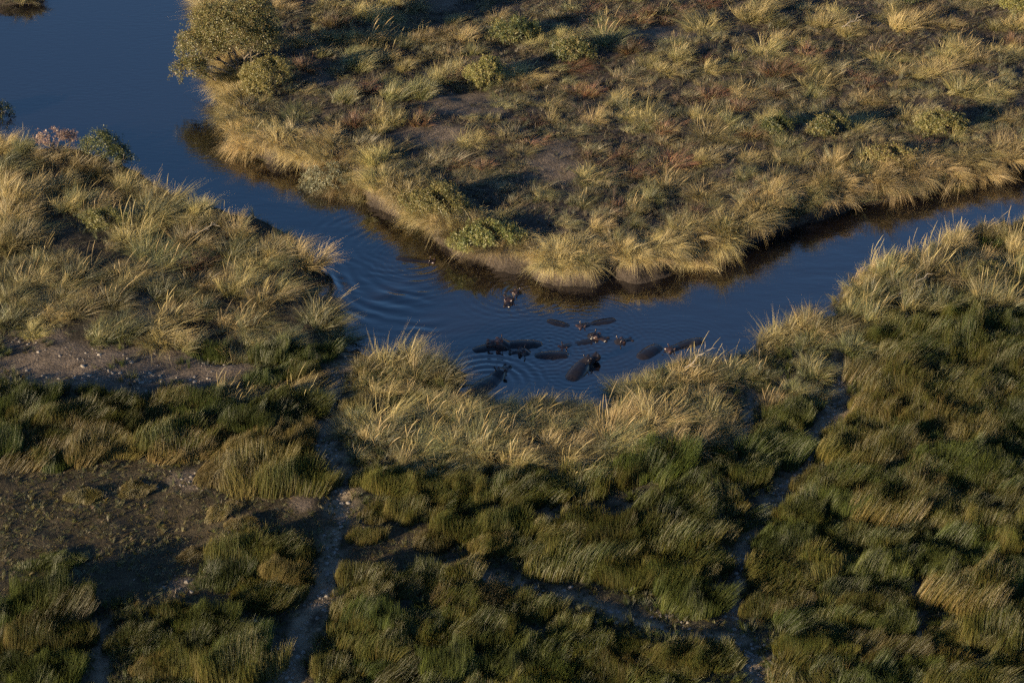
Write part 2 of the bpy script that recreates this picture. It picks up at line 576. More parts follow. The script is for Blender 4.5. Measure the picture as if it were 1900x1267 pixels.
def tussock(name, n, r, h, splay, lean, droop, w, pal_base, pal_tip, mat, K=5, clumps=9, wild=0.25):
    """a bunch of long blades rising from several crowns, swept along +x"""
    cr = r * np.sqrt(rng.random(clumps))
    ca = rng.uniform(0, 2 * math.pi, clumps)
    cx, cy = cr * np.cos(ca), cr * np.sin(ca)
    ch = rng.uniform(0.7, 1.1, clumps)
    cdir = rng.normal(0, wild, (clumps, 2))
    nl = max(8, n // 11)                     # locks: blades that stay together
    lk = rng.integers(0, clumps, nl)
    l_off = rng.normal(0, r * 0.24, (nl, 2))
    l_dir = cdir[lk] + rng.normal(0, 0.20, (nl, 2))
    l_len = ch[lk] * rng.uniform(0.6, 1.1, nl)
    l_lean = lean * rng.uniform(0.25, 1.4, nl)
    l_side = lean * rng.normal(0, 0.4, nl)
    l_droop = droop * rng.uniform(0.15, 1.35, nl)
    l_face = rng.uniform(0, math.pi, nl)
    l_tip, l_base = pal_pick(pal_tip, nl, 0.16), pal_pick(pal_base, nl, 0.12)
    j = rng.integers(0, nl, n)
    k = lk[j]
    bx = cx[k] + l_off[j, 0] + rng.normal(0, r * 0.08, n)
    by = cy[k] + l_off[j, 1] + rng.normal(0, r * 0.08, n)
    base = np.stack([bx, by, np.full(n, -0.12)], -1)
    out = np.stack([bx / r, by / r], -1) * splay + l_dir[j] + rng.normal(0, 0.10, (n, 2))
    d0 = np.stack([out[:, 0], out[:, 1], np.ones(n)], -1)
    d0 /= np.linalg.norm(d0, axis=1, keepdims=True)
    L = h * l_len[j] * rng.uniform(0.7, 1.08, n)
    b = np.stack([l_lean[j], l_side[j], np.zeros(n)], -1) + rng.normal(0, 0.09, (n, 3)) * np.array((1, 1, 0))
    b[:, :2] += out * 0.3
    R, P = ribbons(base, d0, L, b, l_droop[j] * rng.uniform(0.8, 1.2, n), w * rng.uniform(0.6, 1.4, n), K, face=l_face[j] + rng.normal(0, 0.35, n))
    cb, ct = l_base[j] * rng.normal(1, 0.06, (n, 1)), l_tip[j] * rng.normal(1, 0.07, (n, 1))
    t = np.linspace(0, 1, K)[None, :, None] ** 0.8
    me = ribbon_mesh(name, R, cb[:, None] * (1 - t) + ct[:, None] * t)
    me.materials.append(mat)
    return me


def seedheads(name, n, r, h, lean, pal, mat, K=6):
    """tall flowering stalks with feathery plumes"""
    a, q = rng.uniform(0, 2 * math.pi, n), r * np.sqrt(rng.random(n))
    base = np.stack([q * np.cos(a), q * np.sin(a), np.full(n, 0.0)], -1)
    out = rng.normal(0, 0.14, (n, 2)) + base[:, :2] / r * 0.22
    d0 = np.stack([out[:, 0], out[:, 1], np.ones(n)], -1)
    d0 /= np.linalg.norm(d0, axis=1, keepdims=True)
    L = h * rng.uniform(0.6, 1.25, n)
    b = np.stack([lean * rng.uniform(0.2, 1.5, n), lean * rng.normal(0, 0.3, n), np.zeros(n)], -1)
    R, P = ribbons(base, d0, L, b, 0.12 * rng.uniform(0.2, 1.5, n), np.full(n, 0.02), K)
    prof = np.array([0.45, 0.45, 0.45, 0.6, 1.5, 0.5])[:K]
    mid = R.mean(2, keepdims=True)
    R = mid + (R - mid) / np.maximum(np.abs(np.linalg.norm(R[:, :, 1] - R[:, :, 0], axis=-1))[:, :, None, None], 1e-5) * (0.0155 * prof)[None, :, None, None]
    c = pal_pick(pal, n)
    t = np.linspace(0.75, 1.1, K)[None, :, None]
    me = ribbon_mesh(name, R, c[:, None] * t)
    me.materials.append(mat)
    return me


STRAW = [(0.50, 0.39, 0.175), (0.44, 0.335, 0.14), (0.56, 0.45, 0.23), (0.38, 0.285, 0.11)]
PALE_LIT = [(0.58, 0.47, 0.25), (0.52, 0.42, 0.21)]  # bleached straw, lightened further to imitate sunlight on the far rim
STRAWG = [(0.26, 0.235, 0.095), (0.19, 0.19, 0.075), (0.32, 0.265, 0.105)]
GREYG = [(0.19, 0.18, 0.105), (0.14, 0.145, 0.08), (0.25, 0.22, 0.13)]
GREYG_SHADE = [(0.085, 0.078, 0.045), (0.098, 0.080, 0.047), (0.068, 0.068, 0.038)]  # low grass tones darkened to imitate shade in the gaps between tussocks
GREEN = [(0.11, 0.13, 0.05), (0.14, 0.15, 0.06), (0.09, 0.11, 0.045)]
REDDY = [(0.24, 0.12, 0.065), (0.30, 0.16, 0.085), (0.19, 0.10, 0.06)]
BROWN = [(0.20, 0.15, 0.10), (0.26, 0.19, 0.12), (0.16, 0.12, 0.08)]
RUSHB = [(0.026, 0.036, 0.010), (0.034, 0.043, 0.011), (0.022, 0.031, 0.009)]
RUSHG = [(0.082, 0.104, 0.018), (0.108, 0.122, 0.020), (0.066, 0.092, 0.020)]
RUSHO = [(0.110, 0.100, 0.019), (0.128, 0.095, 0.022), (0.094, 0.096, 0.018)]
RUSHT = [(0.21, 0.16, 0.058), (0.165, 0.13, 0.045), (0.24, 0.175, 0.066)]

PROTO = {}


def family(key, fn, count):
    PROTO[key] = [fn(i) for i in range(count)]


def rush_clump(name, n, rx, ry, h, w, pal_base, pal_tip, pal_edge, mat, K=4):
    """a stand of upright stems over an uneven patch, combed one way, with a wavy top and older stems at its edge"""
    P = rng.uniform(-1, 1, (n * 3, 2))
    ang = np.arctan2(P[:, 1], P[:, 0])
    o = rng.integers(0, 200)
    lim = 0.62 + 0.5 * noise(np.cos(ang) * 1.6, np.sin(ang) * 1.6, 1.0, o)
    q = np.hypot(P[:, 0], P[:, 1]) / lim
    P, q = P[q < 1][:n], q[q < 1][:n]
    n = len(P)
    bx, by = P[:, 0] * rx, P[:, 1] * ry
    base = np.stack([bx, by, np.full(n, -0.15)], -1)
    lo = noise(bx, by, 0.7, o + 1)
    L = h * (0.55 + 0.7 * lo) * rng.uniform(0.5, 1.12, n) * (1 - 0.12 * q ** 3)
    fx = 0.12 + 0.75 * (noise(bx, by, 0.9, o + 2) - 0.5) + 0.03 * P[:, 0]
    fy = 0.75 * (noise(bx, by, 0.9, o + 3) - 0.5) + 0.03 * P[:, 1]
    d0 = np.stack([fx * 0.75 + 0.03 + rng.normal(0, 0.06, n), fy * 0.75 + rng.normal(0, 0.06, n), np.ones(n)], -1)
    d0 /= np.linalg.norm(d0, axis=1, keepdims=True)
    b = np.stack([fx * 0.22 + 0.05, fy * 0.22, np.zeros(n)], -1)
    R, _ = ribbons(base, d0, L, b, 0.03 * rng.random(n), w * rng.uniform(0.7, 1.3, n), K)
    cb, ct = pal_pick(pal_base, n), pal_pick(pal_tip, n)
    e = (q ** 3 * (0.3 + 0.9 * noise(bx, by, 0.8, o + 4)))[:, None].clip(0, 0.85)
    ce = pal_pick(pal_edge, n)
    cb, ct = cb * (1 - e) + ce * e, ct * (1 - e) + ce * e
    t = np.linspace(0, 1, K)[None, :, None] ** 1.4  # stem colours, contrast raised to suggest shaded bases and lit tips
    me = ribbon_mesh(name, R, cb[:, None] * (1 - t) + ct[:, None] * t)
    me.materials.append(mat)
    return me


# tall kinds are about 2.2 m across at the tips and 2 m high
family('straw', lambda i: tussock('straw_blades', 1500, 0.58, 1.5, 0.50, 0.33, 0.42, 0.016, STRAWG, STRAW + STRAW + STRAWG, M_GRASS, clumps=12, wild=0.28), 7)
family('green', lambda i: tussock('green_blades', 1500, 0.6, 1.45, 0.48, 0.33, 0.44, 0.016, GREEN, STRAWG + STRAWG + STRAW[:1] + GREYG, M_GRASS, clumps=12, wild=0.3), 6)
family('red', lambda i: tussock('red_blades', 1000, 0.5, 1.15, 0.6, 0.18, 0.32, 0.018, REDDY, REDDY + BROWN + STRAWG, M_GRASS), 4)
family('grey', lambda i: tussock('grey_blades', 1350, 0.65, 1.25, 0.55, 0.42, 0.6, 0.016, GREYG + BROWN, GREYG + STRAWG + STRAW[:1], M_GRASS, wild=0.4), 6)
family('hang', lambda i: tussock('hanging_blades', 1700, 0.75, 1.5, 0.6, 0.42, 0.85, 0.017, STRAWG + STRAW, STRAW + STRAW + PALE_LIT + PALE_LIT, M_GRASS, K=6, clumps=11, wild=0.4), 7)
family('stalk', lambda i: seedheads('seed_stalk', 12, 0.5, 1.65, 0.34, STRAW[:3], M_SEED), 6)
# rush clumps are about 2.6 m across and 1.6 m high
for key, pb, pt, pe in (('rushg', RUSHB, RUSHG + RUSHG + RUSHO, RUSHO), ('rusho', RUSHB + RUSHO, RUSHG + RUSHO + RUSHO, RUSHO + RUSHT), ('rushk', RUSHB, RUSHB + RUSHG, RUSHG), ('rusht', RUSHB + RUSHO, RUSHT + RUSHO, RUSHT)):
    family(key, lambda i, pb=pb, pt=pt, pe=pe: rush_clump(key + '_stems', 3900, 1.55, 1.25, 1.3, 0.0155, pb, pt, pe, M_RUSH), 6)
# fill
family('f_grey', lambda i: tussock('low_dry_blades', 170, 0.36, 0.72, 0.7, 0.38, 0.5, 0.016, GREYG_SHADE, GREYG_SHADE + GREYG + BROWN, M_GRASS, K=4, clumps=4, wild=0.5), 7)
family('f_straw', lambda i: tussock('low_straw_blades', 150, 0.34, 0.6, 0.75, 0.38, 0.5, 0.018, GREEN + GREYG_SHADE, GREEN + GREYG_SHADE + STRAWG + GREYG, M_GRASS, K=4, clumps=4, wild=0.45), 7)
family('f_rush', lambda i: tussock('low_rush_stems', 210, 0.40, 0.66, 0.25, 0.14, 0.06, 0.0155, RUSHB, RUSHG + RUSHG + RUSHO + RUSHB, M_RUSH, K=4, clumps=5, wild=0.2), 7)
family('f_turf', lambda i: tussock('turf_blades', 130, 0.30, 0.34, 0.6, 0.3, 0.3, 0.016, RUSHO + BROWN, RUSHO + BROWN + STRAWG[1:2] + RUSHG + [(0.13, 0.105, 0.042)], M_RUSH, K=3, clumps=8, wild=0.6), 6)  # brown turf; the straw tip colour stands in for glints of light


def ground_h(x, y):
    return land(np.array([x], float), np.array([y], float))[1][0]


# ------------------------------------------------------------------ plants: the stuff nobody could count
PROTO_COLL = {}


def proto_collection(key):
    if key not in PROTO_COLL:
        c = bpy.data.collections.new('blades_' + key)
        for i, me in enumerate(PROTO[key]):
            c.objects.link(bpy.data.objects.new('%s_%02d' % (me.name.split('.')[0], i), me))
        PROTO_COLL[key] = c
    return PROTO_COLL[key]


def scatter_tree(coll):
    g = bpy.data.node_groups.new('scatter_' + coll.name, 'GeometryNodeTree')
    g.interface.new_socket('Geometry', in_out='INPUT', socket_type='NodeSocketGeometry')
    g.interface.new_socket('Geometry', in_out='OUTPUT', socket_type='NodeSocketGeometry')
    gi, go = g.nodes.new('NodeGroupInput'), g.nodes.new('NodeGroupOutput')
    ci = g.nodes.new('GeometryNodeCollectionInfo')
    ci.inputs['Collection'].default_value = coll
    ci.inputs['Separate Children'].default_value = True
    ci.inputs['Reset Children'].default_value = True
    io = g.nodes.new('GeometryNodeInstanceOnPoints')
    io.inputs['Pick Instance'].default_value = True

    def attr(nm, typ):
        a = g.nodes.new('GeometryNodeInputNamedAttribute')
        a.data_type = typ
        a.inputs['Name'].default_value = nm
        return a.outputs['Attribute']
    g.links.new(gi.outputs[0], io.inputs['Points'])
    g.links.new(ci.outputs[0], io.inputs['Instance'])
    g.links.new(attr('idx', 'INT'), io.inputs['Instance Index'])
    g.links.new(attr('rot', 'FLOAT_VECTOR'), io.inputs['Rotation'])
    g.links.new(attr('scl', 'FLOAT_VECTOR'), io.inputs['Scale'])
    g.links.new(io.outputs[0], go.inputs[0])
    return g


def stuff(name, key, x, y, rz, s, sz, label, cat, tilt=0.12):
    n = len(x)
    if n == 0:
        return
    d, h = land(x, y)
    me = bpy.data.meshes.new(name)
    me.vertices.add(n)
    me.vertices.foreach_set('co', np.stack([x, y, h - 0.02], -1).astype(np.float32).ravel())
    a = me.attributes.new('idx', 'INT', 'POINT')
    a.data.foreach_set('value', rng.integers(0, len(PROTO[key]), n).astype(np.int32))
    a = me.attributes.new('rot', 'FLOAT_VECTOR', 'POINT')
    a.data.foreach_set('vector', np.stack([rng.normal(0, tilt, n), rng.normal(0, tilt, n), rz], -1).astype(np.float32).ravel())
    a = me.attributes.new('scl', 'FLOAT_VECTOR', 'POINT')
    a.data.foreach_set('vector', np.stack([s, s, s * sz], -1).astype(np.float32).ravel())
    o = put(name, me, None, label=label, cat=cat, kind='stuff')
    md = o.modifiers.new('scatter', 'NODES')
    md.node_group = scatter_tree(proto_collection(key))
    return o


def jitter_grid(step, x0=-52, x1=52, y0=74, y1=176):
    X, Y = np.meshgrid(np.arange(x0, x1, step), np.arange(y0, y1, step))
    X = (X + rng.uniform(-0.5, 0.5, X.shape) * step).ravel()
    Y = (Y + rng.uniform(-0.5, 0.5, Y.shape) * step).ravel()
    half = 0.285 * np.hypot(Y, CAM_Z) + 5
    m = np.abs(X) < half
    return X[m], Y[m]


def wind_at(x, y, spread=0.5):
    return WIND + (fbm(x, y, 7.0, 60) - 0.5) * 2.4 + rng.normal(0, spread, len(x))


X, Y = jitter_grid(0.62)
D, Hh = land(X, Y)
Zn, PX, PY = zones(X, Y)
PD, BA = path_dist(X, Y), bare_amount(X, Y)
ok = (D > 0.45) & (rng.random(len(X)) > BA * 0.93)
okp = ok & (PD > 0.2)
dens = fbm(X, Y, 3.2, 70)

m = ok & (Zn == 0) & (rng.random(len(X)) < 0.12 + 1.35 * dens)
stuff('dry_grass', 'f_grey', X[m], Y[m], wind_at(X[m], Y[m], 0.7), rng.uniform(0.7, 1.35, m.sum()), rng.uniform(0.7, 1.2, m.sum()),
      'low greyish dry grass covering the far bank between the tussocks', 'grass')
m = okp & ((Zn == 1) | (Zn == 2)) & (rng.random(len(X)) < -0.15 + 1.1 * dens)
stuff('dry_grass', 'f_straw', X[m], Y[m], wind_at(X[m], Y[m], 0.5), rng.uniform(0.75, 1.35, m.sum()), rng.uniform(0.7, 1.15, m.sum()),
      'low straw grass between the tussocks of the near banks', 'grass')
m = okp & (np.isin(Zn, (2, 4, 5))) & (rng.random(len(X)) < 0.35 + 0.9 * dens)
stuff('rush_bed', 'f_rush', X[m], Y[m], wind_at(X[m], Y[m], 0.3), rng.uniform(0.8, 1.4, m.sum()), 0.45 + 1.1 * fbm(X[m], Y[m], 2.2, 77),
      'short dark green rushes between the tall clumps in the foreground', 'rushes')
X2, Y2 = jitter_grid(0.36, -45, 45, 74, 112)
Z2, P2x, P2y = zones(X2, Y2)
D2, _h = land(X2, Y2)
pd2 = path_dist(X2, Y2)
n2 = fbm(X2, Y2, 1.2, 72)
m = (D2 > 0.8) & (((Z2 == 3) & (rng.random(len(X2)) < 0.1 + 1.5 * n2)) | ((pd2 < 1.0) & (rng.random(len(X2)) < 0.16 + 0.5 * (pd2 > -0.1))) | ((P2y > 640) & (P2y < 860) & (P2x < 620) & (rng.random(len(X2)) < 0.3)))
m &= (bare_amount(X2, Y2) < 0.6) | (rng.random(len(X2)) < 0.15)
stuff('turf', 'f_turf', X2[m], Y2[m], rng.uniform(0, 6.28, m.sum()), rng.uniform(0.7, 1.5, m.sum()), 0.35 + 1.6 * fbm(X2[m], Y2[m], 1.9, 74) ** 1.5,
      'short grazed brown turf on the flat at lower left', 'turf')

m = (D2 > 0.8) & (Z2 == 3) & (pd2 > 0.1) & (rng.random(len(X2)) < 1.6 * (n2 - 0.36) + 0.3 * (noise(X2, Y2, 4.0, 76) > 0.6))
stuff('low_tufts', 'f_straw', X2[m], Y2[m], rng.uniform(0, 6.28, m.sum()), rng.uniform(0.35, 0.75, m.sum()), rng.uniform(0.5, 0.9, m.sum()),
      'small brownish tufts dotted over the grazed flat', 'grass')

# ------------------------------------------------------------------ plants: the ones that stand out
KIND = {  # name, nominal tip width, category, look
    'straw': ('straw_grass_tussock', 1.95, 'grass tussock', 'tall straw tussock'),
    'green': ('green_grass_tussock', 1.95, 'grass tussock', 'yellow green tussock'),
    'red': ('red_grass_tussock', 1.55, 'grass tussock', 'russet red tussock'),
    'grey': ('grey_grass_tussock', 2.0, 'grass tussock', 'sprawling grey tussock'),
    'hang': ('overhanging_grass_tussock', 1.9, 'grass tussock', 'bleached sunlight-tinted overhanging tussock'),
    'rushg': ('rush_clump', 2.7, 'rush clump', 'rounded green rush clump'),
    'rusho': ('rush_clump', 2.7, 'rush clump', 'orange tipped rush clump'),
    'rushk': ('rush_clump', 2.7, 'rush clump', 'dark green rush clump'),
    'rusht': ('rush_clump', 2.7, 'rush clump', 'tan tipped rush clump'),
}


def place_name(px, py):
    """where a plant stands, in a few words (with the fitting preposition)"""
    if is_far(px, py):
        d = float(np.interp(px, _fx, _fy)) - py
        if d < 95:
            return ('on far rim by the shrubs' if px < 960 else 'on far rim by the earthen point' if px < 1350 else 'on far rim near right edge')
        if px < 800:
            return 'behind the big leafy bush'
        if px < 1150:
            return 'around the dusty far hollow' if py > 160 else 'at top centre of far bank'
        return 'inside the far bank on right' if py > 110 else 'in top right of far bank'
    if py < 640 and px < 670:
        return ('on left bank by upper river' if py < 360 else 'on the left spit' if px > 380 else 'on left bank above bare pan')
    if px < 640:
        if py < 850:
            return 'below the bare grey pan'
        return 'on the grazed flat' if py < 1110 else 'in the bottom left corner'
    if px > 1400 and py < 690:
        return 'on the near right bank'
    if py < 720:
        return 'at the waterline beside the hippos'
    if py < 890 and px < 1400:
        return 'just below the hippo pool'
    if px > 1385:
        return 'right of the right path, upper' if py < 960 else 'right of the right path, lower'
    return 'between the two paths' if py < 1085 + (px - 850) * 0.22 else 'at bottom centre'


MADE = {}
ORD = ['leftmost', 'second from left', 'third from left', 'fourth from left', 'fifth from left', 'sixth from left', 'seventh from left', 'eighth from left', 'ninth from left', 'tenth from left', 'eleventh from left', 'twelfth from left']


def plant(key, px, py, w, hs=1.0, turn=None, stalk=None, world=None, sy=1.0):
    nm, w0, cat, look = KIND[key]
    if world is None:
        x, y = ground_at(px, py, GZ)
    else:
        x, y = world
    s = w / px_per_m(px, py) / w0
    if key.startswith('rush') or key in ('straw', 'green'):
        need = min(1.15 * s, 1.4) if key.startswith('rush') else 0.5 * s
        for _ in range(8):                 # the trodden paths stay open
            q = path_dist(np.array([x, x + 0.2, x]), np.array([y, y, y + 0.2]))
            if q[0] >= need:
                break
            gx_, gy_ = q[1] - q[0], q[2] - q[0]
            gl = math.hypot(gx_, gy_) + 1e-6
            x, y = x + gx_ / gl * 0.25, y + gy_ / gl * 0.25
    h = ground_h(x, y)
    me = random.choice(PROTO[key])
    where = place_name(px, py)
    o = put(nm, me, None, cat=cat, group=look + ' group ' + where, loc=(x, y, h))
    MADE.setdefault((look, where), []).append((px, py, o))
    rz = (WIND + float(fbm(np.array([x]), np.array([y]), 7.0, 60)[0] - 0.5) * 2.0 + random.gauss(0, 0.3)) if turn is None else turn
    o.rotation_euler = (random.gauss(0, 0.05), random.gauss(0, 0.05), rz)
    wide = 1.0
    if key.startswith('rush'):
        o.rotation_euler.z = random.gauss(0.15, 0.35)      # swathes lie along the bank
        wide = random.uniform(1.0, 1.3)
    o.scale = (s * random.uniform(0.92, 1.1) * wide, s * random.uniform(0.92, 1.1) * sy, s ** 0.6 * hs * random.uniform(0.7, 1.2))
    if stalk is None:
        stalk = key in ('straw', 'green') and random.random() < 0.5
    if stalk:
        put('seed_stalks', random.choice(PROTO['stalk']), None, parent=o)
    return o


def name_plants():
    """each label: which one of its look and place, counted along rows from the left"""
    for (look, where), L in MADE.items():
        n = len(L)
        rows = 1 if n <= 10 else min(6, math.ceil(n / 8))
        L.sort(key=lambda q: q[1])
        names = [['']] if rows == 1 else {2: ['rear row', 'front row'], 3: ['rear row', 'middle row', 'front row'],
                 4: ['rear row', 'second row', 'third row', 'front row'], 5: ['rear row', 'second row', 'middle row', 'fourth row', 'front row'],
                 6: ['rear row', 'second row', 'third row', 'fourth row', 'fifth row', 'front row']}[rows]
        per = math.ceil(n / rows)
        for r in range(rows):
            part = sorted(L[r * per:(r + 1) * per], key=lambda q: q[0])
            for i, (px, py, o) in enumerate(part):
                if n == 1:
                    pre = ''
                elif i < len(ORD):
                    pre = ORD[i] + ' '
                else:
                    pre = 'far right '
                if rows > 1:
                    pre += names[r] + ' '
                o['label'] = (pre + look + ' ' + where).strip()


TALL = {
    'straw': [
        # far bank
        (705, 45, 60), (766, 85, 70), (842, 85, 80), (735, 130, 70), (836, 152, 75), (969, 150, 60), (625, 95, 75), (690, 95, 60), (716, 248, 70), (1095, 350, 55),
        (1220, 142, 70), (1330, 138, 75), (1402, 50, 60), (1470, 92, 70), (1530, 52, 75), (1556, 70, 85), (1677, 50, 95), (1690, 62, 80), (1770, 108, 80), (1806, 122, 70), (1870, 66, 75),
        (1871, 120, 80), (1518, 172, 60), (1372, 190, 55), (1690, 155, 65), (1735, 145, 60), (1830, 190, 70), (1318, 262, 60), (1616, 210, 70), (1565, 312, 85), (1463, 322, 80), (1854, 250, 85),
        (1760, 320, 70), (1304, 70, 60), (1025, 210, 40), (1250, 360, 60), (1310, 372, 60), (1150, 200, 55), (1420, 110, 50), (1640, 120, 55), (1590, 250, 55), (1790, 190, 60), (1200, 240, 50),
        # left bank
        (24, 288, 75), (60, 300, 80), (112, 305, 120), (150, 312, 110), (205, 330, 90), (250, 345, 80), (300, 372, 80), (350, 392, 80), (90, 360, 90), (215, 350, 100), (262, 362, 80), (20, 325, 65), (36, 372, 65), (68, 410, 75), (110, 398, 90), (170, 375, 90), (340, 410, 80), (300, 398, 70),
        (395, 425, 75), (458, 436, 80), (92, 486, 85), (104, 525, 95), (155, 518, 75), (210, 512, 80), (246, 520, 65), (284, 472, 65), (312, 490, 75), (430, 478, 75), (478, 500, 70), (543, 478, 120), (520, 512, 80),
        (306, 548, 65), (324, 592, 65), (300, 625, 75), (346, 638, 50), (408, 592, 95), (106, 572, 65), (145, 580, 70), (165, 628, 115), (82, 628, 80), (225, 625, 75), (28, 602, 75), (26, 560, 60), (12, 520, 60), (20, 460, 60),
        (50, 440, 70), (190, 455, 80), (250, 440, 70), (355, 455, 60), (380, 530, 70), (205, 570, 60), (440, 540, 60), (500, 560, 60), (20, 410, 60), (60, 530, 60),
        # near bank
        (531, 720, 60), (570, 735, 55), (441, 745, 60), (417, 730, 50), (677, 685, 60), (739, 680, 75), (705, 790, 80), (762, 785, 90), (820, 778, 80), (874, 782, 70), (912, 812, 70), (965, 802, 70), (1003, 795, 70),
        (935, 850, 70), (962, 872, 50), (749, 870, 45), (817, 880, 60), (1071, 875, 80), (1139, 805, 80), (1207, 788, 85), (1241, 795, 85), (1186, 842, 60), (1101, 778, 60), (1165, 712, 65), (1241, 718, 90), (1477, 622, 115), (1447, 760, 95),
        (1592, 545, 80), (1610, 530, 80), (1640, 512, 85), (1680, 496, 85), (1740, 474, 85), (1790, 456, 85), (1850, 440, 85), (1890, 432, 80), (1440, 640, 70), (1520, 615, 80), (1400, 660, 70), (1290, 700, 80), (1310, 790, 70), (1330, 815, 60), (1270, 838, 60), (850, 830, 60), (690, 720, 55), (1040, 835, 60), (1752, 478, 80), (1871, 462, 80), (1837, 500, 85), (1795, 520, 75), (1725, 520, 70)],
    'green': [
        (949, 70, 85), (755, 190, 95), (657, 200, 85), (580, 215, 110), (660, 140, 60), (540, 110, 100), (1129, 95, 55), (1047, 120, 75), (1095, 355, 60), (1190, 385, 80), (1300, 398, 90), (1400, 350, 80), (1735, 305, 80),
        (190, 412, 85), (275, 410, 70), (500, 450, 90), (545, 540, 80), (470, 600, 70), (560, 635, 105), (620, 612, 75), (495, 640, 90), (595, 560, 60), (440, 660, 80), (600, 600, 70),
        (812, 705, 70), (778, 700, 70), (1200, 712, 100), (1335, 690, 120), (1385, 690, 90), (1565, 655, 130), (1531, 700, 110), (1633, 505, 95), (1701, 500, 115), (1803, 485, 95), (1640, 560, 110), (1720, 570, 120), (1870, 520, 100),
        (1491, 735, 90), (870, 760, 70), (940, 770, 80), (1000, 765, 80), (1060, 768, 70), (650, 800, 60), (900, 830, 80), (1000, 850, 90), (1100, 845, 90), (1150, 840, 80), (720, 830, 80), (780, 840, 80), (1600, 590, 90), (1780, 560, 110), (1850, 570, 110)],
    'red': [
        (1068, 175, 45), (1105, 312, 55), (1150, 300, 50), (1241, 312, 70), (1173, 335, 45), (986, 280, 45), (776, 245, 32), (1230, 255, 50), (1600, 170, 70), (1440, 150, 60), (1120, 55, 90), (1180, 45, 110), (1230, 35, 100), (1075, 40, 80),
        (1290, 30, 70), (620, 60, 50), (965, 165, 40), (1055, 140, 55), (1320, 190, 45), (1390, 262, 45), (850, 160, 40), (1260, 200, 40), (1655, 300, 70), (366, 492, 50), (910, 270, 35), (1500, 115, 40)],
    'grey': [
        (480, 270, 110), (540, 275, 110), (450, 240, 80), (620, 285, 95), (690, 300, 90), (740, 340, 80), (1440, 215, 80), (1389, 262, 60), (1180, 165, 70), (900, 310, 80), (950, 330, 80), (1150, 260, 80), (1280, 330, 80), (1350, 300, 80),
        (1000, 190, 70), (1080, 230, 70), (1290, 160, 80), (1500, 215, 80), (1560, 140, 70), (1700, 220, 80), (1780, 250, 80), (1620, 270, 80), (880, 65, 70), (990, 60, 70), (600, 30, 80), (550, 40, 80), (1350, 90, 70), (1480, 30, 70), (1800, 30, 80), (1040, 260, 60),
        (940, 200, 60), (1250, 110, 70), (820, 320, 70), (870, 350, 70), (1720, 190, 70), (1570, 220, 60), (1420, 180, 60), (1880, 180, 70), (1330, 230, 70), (1200, 300, 60), (1650, 20, 60), (760, 30, 50)],
}
RUSH = {
    'rushg': [(129, 770, 80), (224, 752, 60), (41, 778, 55), (224, 790, 60), (322, 812, 90), (553, 905, 90), (489, 1040, 140), (505, 1118, 130), (697, 905, 120), (765, 910, 110), (839, 925, 110), (1034, 925, 170), (950, 935, 120),
              (1156, 900, 150), (900, 990, 160), (950, 1025, 120), (1044, 1015, 80), (1061, 1058, 100), (1156, 1000, 160), (1237, 1010, 90), (1156, 1082, 70), (1230, 1078, 75), (1361, 900, 110), (1317, 1035, 95), (1462, 950, 120),
              (1530, 900, 150), (1631, 1005, 130), (1687, 640, 150), (1750, 660, 140), (1457, 820, 130), (1112, 1205, 130), (714, 1210, 160), (917, 1150, 190), (263, 1205, 120), (162, 1190, 80), (1597, 1150, 190), (1513, 1215, 120), (1290, 1235, 130),
              (1820, 640, 150), (1890, 690, 130), (1700, 940, 160), (860, 1185, 160)],
    'rusho': [(295, 748, 70), (156, 812, 60), (731, 955, 110), (846, 1035, 110), (697, 1118, 120), (34, 1205, 120), (88, 1160, 90), (455, 1255, 100), (1462, 1070, 180), (1435, 1135, 120), (1749, 1120, 100), (1759, 1185, 110), (1816, 1120, 100), (1850, 1195, 100),
              (1614, 1225, 140), (1799, 1262, 160), (1650, 705, 160), (1701, 728, 180), (1769, 735, 150), (1565, 740, 70), (1545, 805, 55), (1681, 960, 180), (1799, 985, 130), (1599, 765, 110), (1667, 775, 140), (1760, 800, 130), (1590, 850, 140), (1680, 860, 150),
              (630, 1150, 120), (1240, 1248, 110), (1883, 978, 90), (1860, 760, 120), (1162, 1255, 120), (1900, 1240, 110), (320, 1255, 110), (670, 1000, 40)],
    'rushk': [(380, 745, 80), (492, 790, 120), (84, 1058, 60), (118, 1042, 45), (371, 1205, 130), (489, 1215, 100), (1354, 965, 100), (1294, 1118, 90), (1344, 1150, 80), (1590, 1070, 110), (1664, 1060, 130), (1786, 895, 130), (1469, 1000, 120), (1061, 1255, 130),
              (950, 1248, 220), (731, 1168, 150), (1760, 870, 140), (1850, 880, 140), (1530, 960, 120), (1800, 1050, 140), (1880, 1080, 120), (1230, 960, 100), (1250, 900, 110), (1310, 900, 90), (1220, 870, 100), (540, 760, 80), (1020, 1210, 150), (1400, 830, 80), (1850, 830, 120)],
    'rusht': [(238, 822, 110), (441, 832, 130), (68, 832, 100), (400, 792, 60), (292, 770, 80), (563, 812, 50), (470, 888, 100), (430, 885, 80), (866, 1128, 120), (1715, 905, 75), (1816, 815, 80), (371, 1032, 45), (452, 982, 40), (404, 955, 40), (152, 928, 40), (249, 912, 40), (570, 1080, 65), (180, 830, 80), (340, 830, 80), (620, 760, 40)],
}
